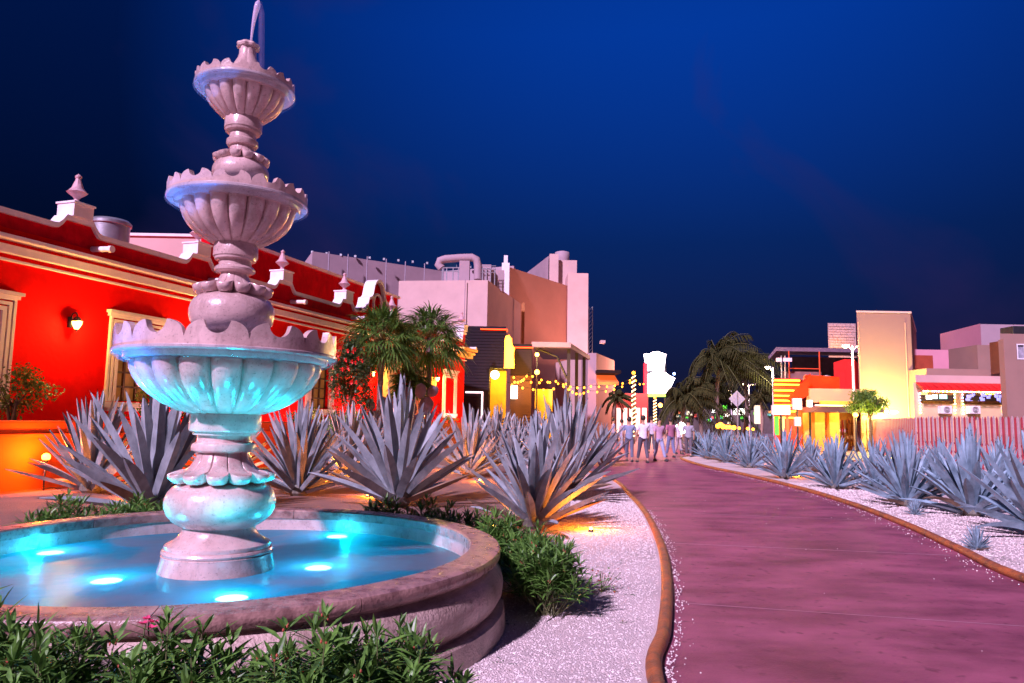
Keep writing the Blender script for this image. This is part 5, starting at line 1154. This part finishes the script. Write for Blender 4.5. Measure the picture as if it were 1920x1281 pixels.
# dark van/cars behind fence at right
# ------------------------------------------------------------------ far street: shops, lamps
farc=[('shop_teal',(.1,.5,.45)),('shop_orange',(1,.4,.1)),('shop_green',(.1,.7,.05)),('shop_cream',(1,.85,.55)),('shop_red',(1,.12,.1)),('shop_blue',(.3,.5,1))]
fs=thing('distant_shop_row','row of far lit shops at the end of the avenue','shops',(0,0,0)); mb=MB(); box_px(mb,1255,1450,768,125,8); mb.build('wall',mat('far_wall',(.10,.07,.07),.8,.4,.3),fs)
rn=random.Random(12)
for k in range(34):
    x_=rn.uniform(1262,1445); w2=rn.uniform(1.5,6); y_=rn.uniform(768,790); h_=rn.uniform(2,7); n_,c_=farc[k%6]
    a_=D(x_,y_,124.5);b_=D(x_+w2,y_+h_,124.5); mb=MB(); mb.box(a_.x,b_.x,124.3+k*.004,124.9,max(.1,b_.z),a_.z); mb.build('lit_window',glow('far_'+n_,c_,1.1+(k%4)*.0),fs)
for x0,x1,y0,y1,Y_,c_,e_,lb in [(1336,1343,764,774,100,(1,.95,.9),5,'small white lit sign between palm trunks'),(1355,1363,760,770,100,(.1,.75,.03),1.5,'green lit sign right of the palm trunk'),(1376,1398,766,778,95,(1,.97,.8),4,'wide bright white shop sign behind the diamond sign'),(1415,1426,760,795,90,(.9,.7,.45),.8,'pale lit gable wall right of the diamond sign'),(1356,1368,775,782,95,(1,.8,.7),4,'low white lit sign left of the diamond sign')]:
    a_=D(x0,y0,Y_);b_=D(x1,y1,Y_); r=thing('street_sign',lb,'lit sign',(a_.x,Y_,0),0,'far lit signs of the avenue'); mb=MB(); mb.box(0,b_.x-a_.x,0,.3,b_.z,a_.z); mb.build('face',glow('ss%d'%x0,c_,e_),r); mb=MB(); mb.box((b_.x-a_.x)/2-.1,(b_.x-a_.x)/2+.1,.05,.2,0,b_.z-.01); mb.build('post',black_m,r)
for k in range(9):
    x_=[1346,1351,1356,1362,1368,1376,1386,1402,1412][k]; q=D(x_,[799,797,800,801,801,802,803,804,805][k],40+k*.2); s_=[.13,.15,.14,.12,.12,.13,.08,.09,.08][k]
    r=thing('bollard_lamp',['leftmost','second','third','fourth','fifth','sixth','seventh','eighth','rightmost'][k]+' of the low warm lamps behind the right bed tip','bollard lamp',(q.x,q.y,0),0,'low warm lamps behind the right bed'); mb=MB(); mb.tube([(0,0,0),(0,0,q.z-s_*.8)],.03,6); mb.build('post',black_m,r); mb=MB(); mb.ball((0,0,q.z),s_,12); mb.build('globe',MATS['warm_bulb'],r,True)
light('bollard_light',D(1362,797,38.5),(1,.55,.12),60,.2)
q=D(1277,803,36); r=thing('white_globe_lamp','bright white globe lamp low behind the walking people','lamp',(q.x,q.y,0)); mb=MB(); mb.ball((0,0,q.z),.27,16,1.1); mb.build('globe',glow('globe_white',(1,.97,.95),9),r,True); mb=MB(); mb.tube([(0,0,0),(0,0,q.z-.25)],.06,8); mb.build('post',black_m,r)
# plaza paving sheet and edge
mb=MB(); mb.add([(*pxy(1130,26,800),-.005),(*pxy(1205,30,800),-.005),(*pxy(1210,70,800),-.005),(*pxy(1050,70,800),-.005)],[(0,1,2,3)]); tag(mb.build('plaza',mat('plaza_paving',(.4,.28,.3),.7,.2,1)),kind='structure')
# ------------------------------------------------------------------ people on the path
def person(x,y,h,ang,shirt,pants,label,hair=(.02,.015,.01),stride=.25,arm=.2,skirt=False,skin=(.45,.26,.18)):
    g=G(x,y); r=thing('person',label,'person',(g.x,g.y,0),ang,'people walking on the plaza'); s=h/1.75; r.scale=(s,s,s)
    def sk(name,V,E,m_,sub=1):
        me=bpy.data.meshes.new(name); me.from_pydata([v[0] for v in V],E,[]); me.update(); me.materials.append(m_); o=bpy.data.objects.new(name,me); col.objects.link(o); o.parent=r
        mo=o.modifiers.new('skin','SKIN')
        for i,v in enumerate(V): me.skin_vertices[0].data[i].radius=(v[1],v[2] if len(v)>2 else v[1])
        me.skin_vertices[0].data[0].use_root=True
        su=o.modifiers.new('sub','SUBSURF'); su.levels=sub; su.render_levels=sub
        for p_ in me.polygons: p_.use_smooth=True
        mo.use_smooth_shade=True
        return o
    st=stride
    hip=(0,0,.95); kL=(.10,-st*.5,.50); aL=(.11,-st,.07+0); kR=(-.10,st*.35-.05,.50); aR=(-.11,st*.7,.09)
    V=[(hip,.13,.10),((0,0,1.15),.12,.09),((0,-.01,1.36),.15,.10),((0,0,1.50),.055),((0,-.01,1.58),.07),((0,-.015,1.68),.088,.10),((0,-.01,1.74),.06),
       ((.10,0,.88),.085),(kL,.055),(aL,.035),((.11,-st-.14,.03),.03),((-.10,0,.88),.085),(kR,.055),(aR,.035),((-.11,st*.7-.14,.035),.03),
       ((.20,0,1.40),.05),((.25,arm*.3,1.13),.038),((.24,-arm*.4,.90),.028),((.24,-arm*.6,.80),.02),((-.20,0,1.40),.05),((-.25,-arm*.3,1.13),.038),((-.24,arm*.1-.1,.90),.028),((-.24,arm*.1-.14,.80),.02)]
    E_=[(0,1),(1,2),(2,3),(3,4),(4,5),(5,6),(0,7),(7,8),(8,9),(9,10),(0,11),(11,12),(12,13),(13,14),(2,15),(15,16),(16,17),(17,18),(2,19),(19,20),(20,21),(21,22)]
    sm=mat('skin_%d'%int(skin[0]*100),skin,.5,.08,10); sk('body',V,E_,sm,2)
    V=[((0,0,.84),.15,.12),((0,0,.95),.18,.14),((0,0,1.10),.165,.125),((0,-.005,1.25),.17,.125),((0,-.01,1.40),.18,.12),((.19,0,1.42),.075),((.24,arm*.15,1.2),.065),((-.19,0,1.42),.075),((-.24,-arm*.15,1.2),.065)]
    sk('shirt',V,[(0,1),(1,2),(2,3),(3,4),(4,5),(5,6),(4,7),(7,8)],mat('shirt_%d_%d_%d'%tuple(int(c*99) for c in shirt),shirt,.8,.12,10),2)
    V=[((0,0,1.02),.14,.11),((.10,0,.88),.105),(kL,.075),((aL[0],aL[1]*.96,.15),.06),((-.10,0,.88),.10),(kR,.075),((aR[0],aR[1]*.96,.17),.06)]
    sk('trousers',V,[(0,1),(1,2),(2,3),(0,4),(4,5),(5,6)],mat('cloth_%d_%d_%d'%tuple(int(c*99) for c in pants),pants,.8,.12,10),2)
    for q_ in((.11,-st-.06),(-.11,st*.7-.06)):
        mb=MB(); mb.lathe([(.001,.0),(.055,.01),(.06,.05),(.04,.1),(.001,.12)],10); mb.v=[(x_+q_[0],y_*2.1+q_[1],z_+(.0)) for x_,y_,z_ in mb.v]; mb.build('shoe',mat('shoe_dark',(.03,.03,.04),.5),r,True)
    mb=MB(); mb.ball((0,.012,1.70),.105,12,1.05); mb.v=[v for v in mb.v]; o=mb.build('hair',mat('hair_%d'%int(hair[0]*200),hair,.6,.2,30),r,True)
person(1180,866,1.70,R(170),(.22,.27,.4),(.12,.13,.2),'person at the left of the group in a slate blue shirt, seen from behind')
person(1206,868,1.76,R(190),(.78,.75,.82),(.10,.09,.12),'person in a white shirt and dark trousers, second from the left',stride=.3)
person(1236,865,1.68,R(20),(.5,.3,.42),(.3,.33,.5),'person in a dusty pink shirt walking toward the camera',stride=.3)
person(1258,858,1.72,R(200),(.35,.12,.2),(.16,.18,.32),'person in a dark red shirt, second from the right',stride=.2)
person(1291,858,1.70,R(160),(.3,.29,.34),(.12,.1,.12),'person in a mid grey shirt at the right of the group beside the agaves',stride=.2)
person(1166,852,1.62,R(100),(.35,.32,.42),(.3,.3,.36),'person in grey walking sideways behind the slate blue shirt')
person(1222,850,1.80,R(175),(.45,.42,.5),(.08,.08,.1),'taller person in a dull lilac shirt half hidden behind the middle of the group',arm=.3)
person(1272,852,1.60,R(30),(.7,.62,.7),(.4,.3,.36),'short person in a pale top behind the dark red shirt',stride=.15)
person(1150,842,1.70,R(90),(.3,.3,.4),(.1,.1,.14),'person farther back on the plaza left of the group in grey',stride=.35)
# camera side shade: photographer's neighbour standing out of frame is left out
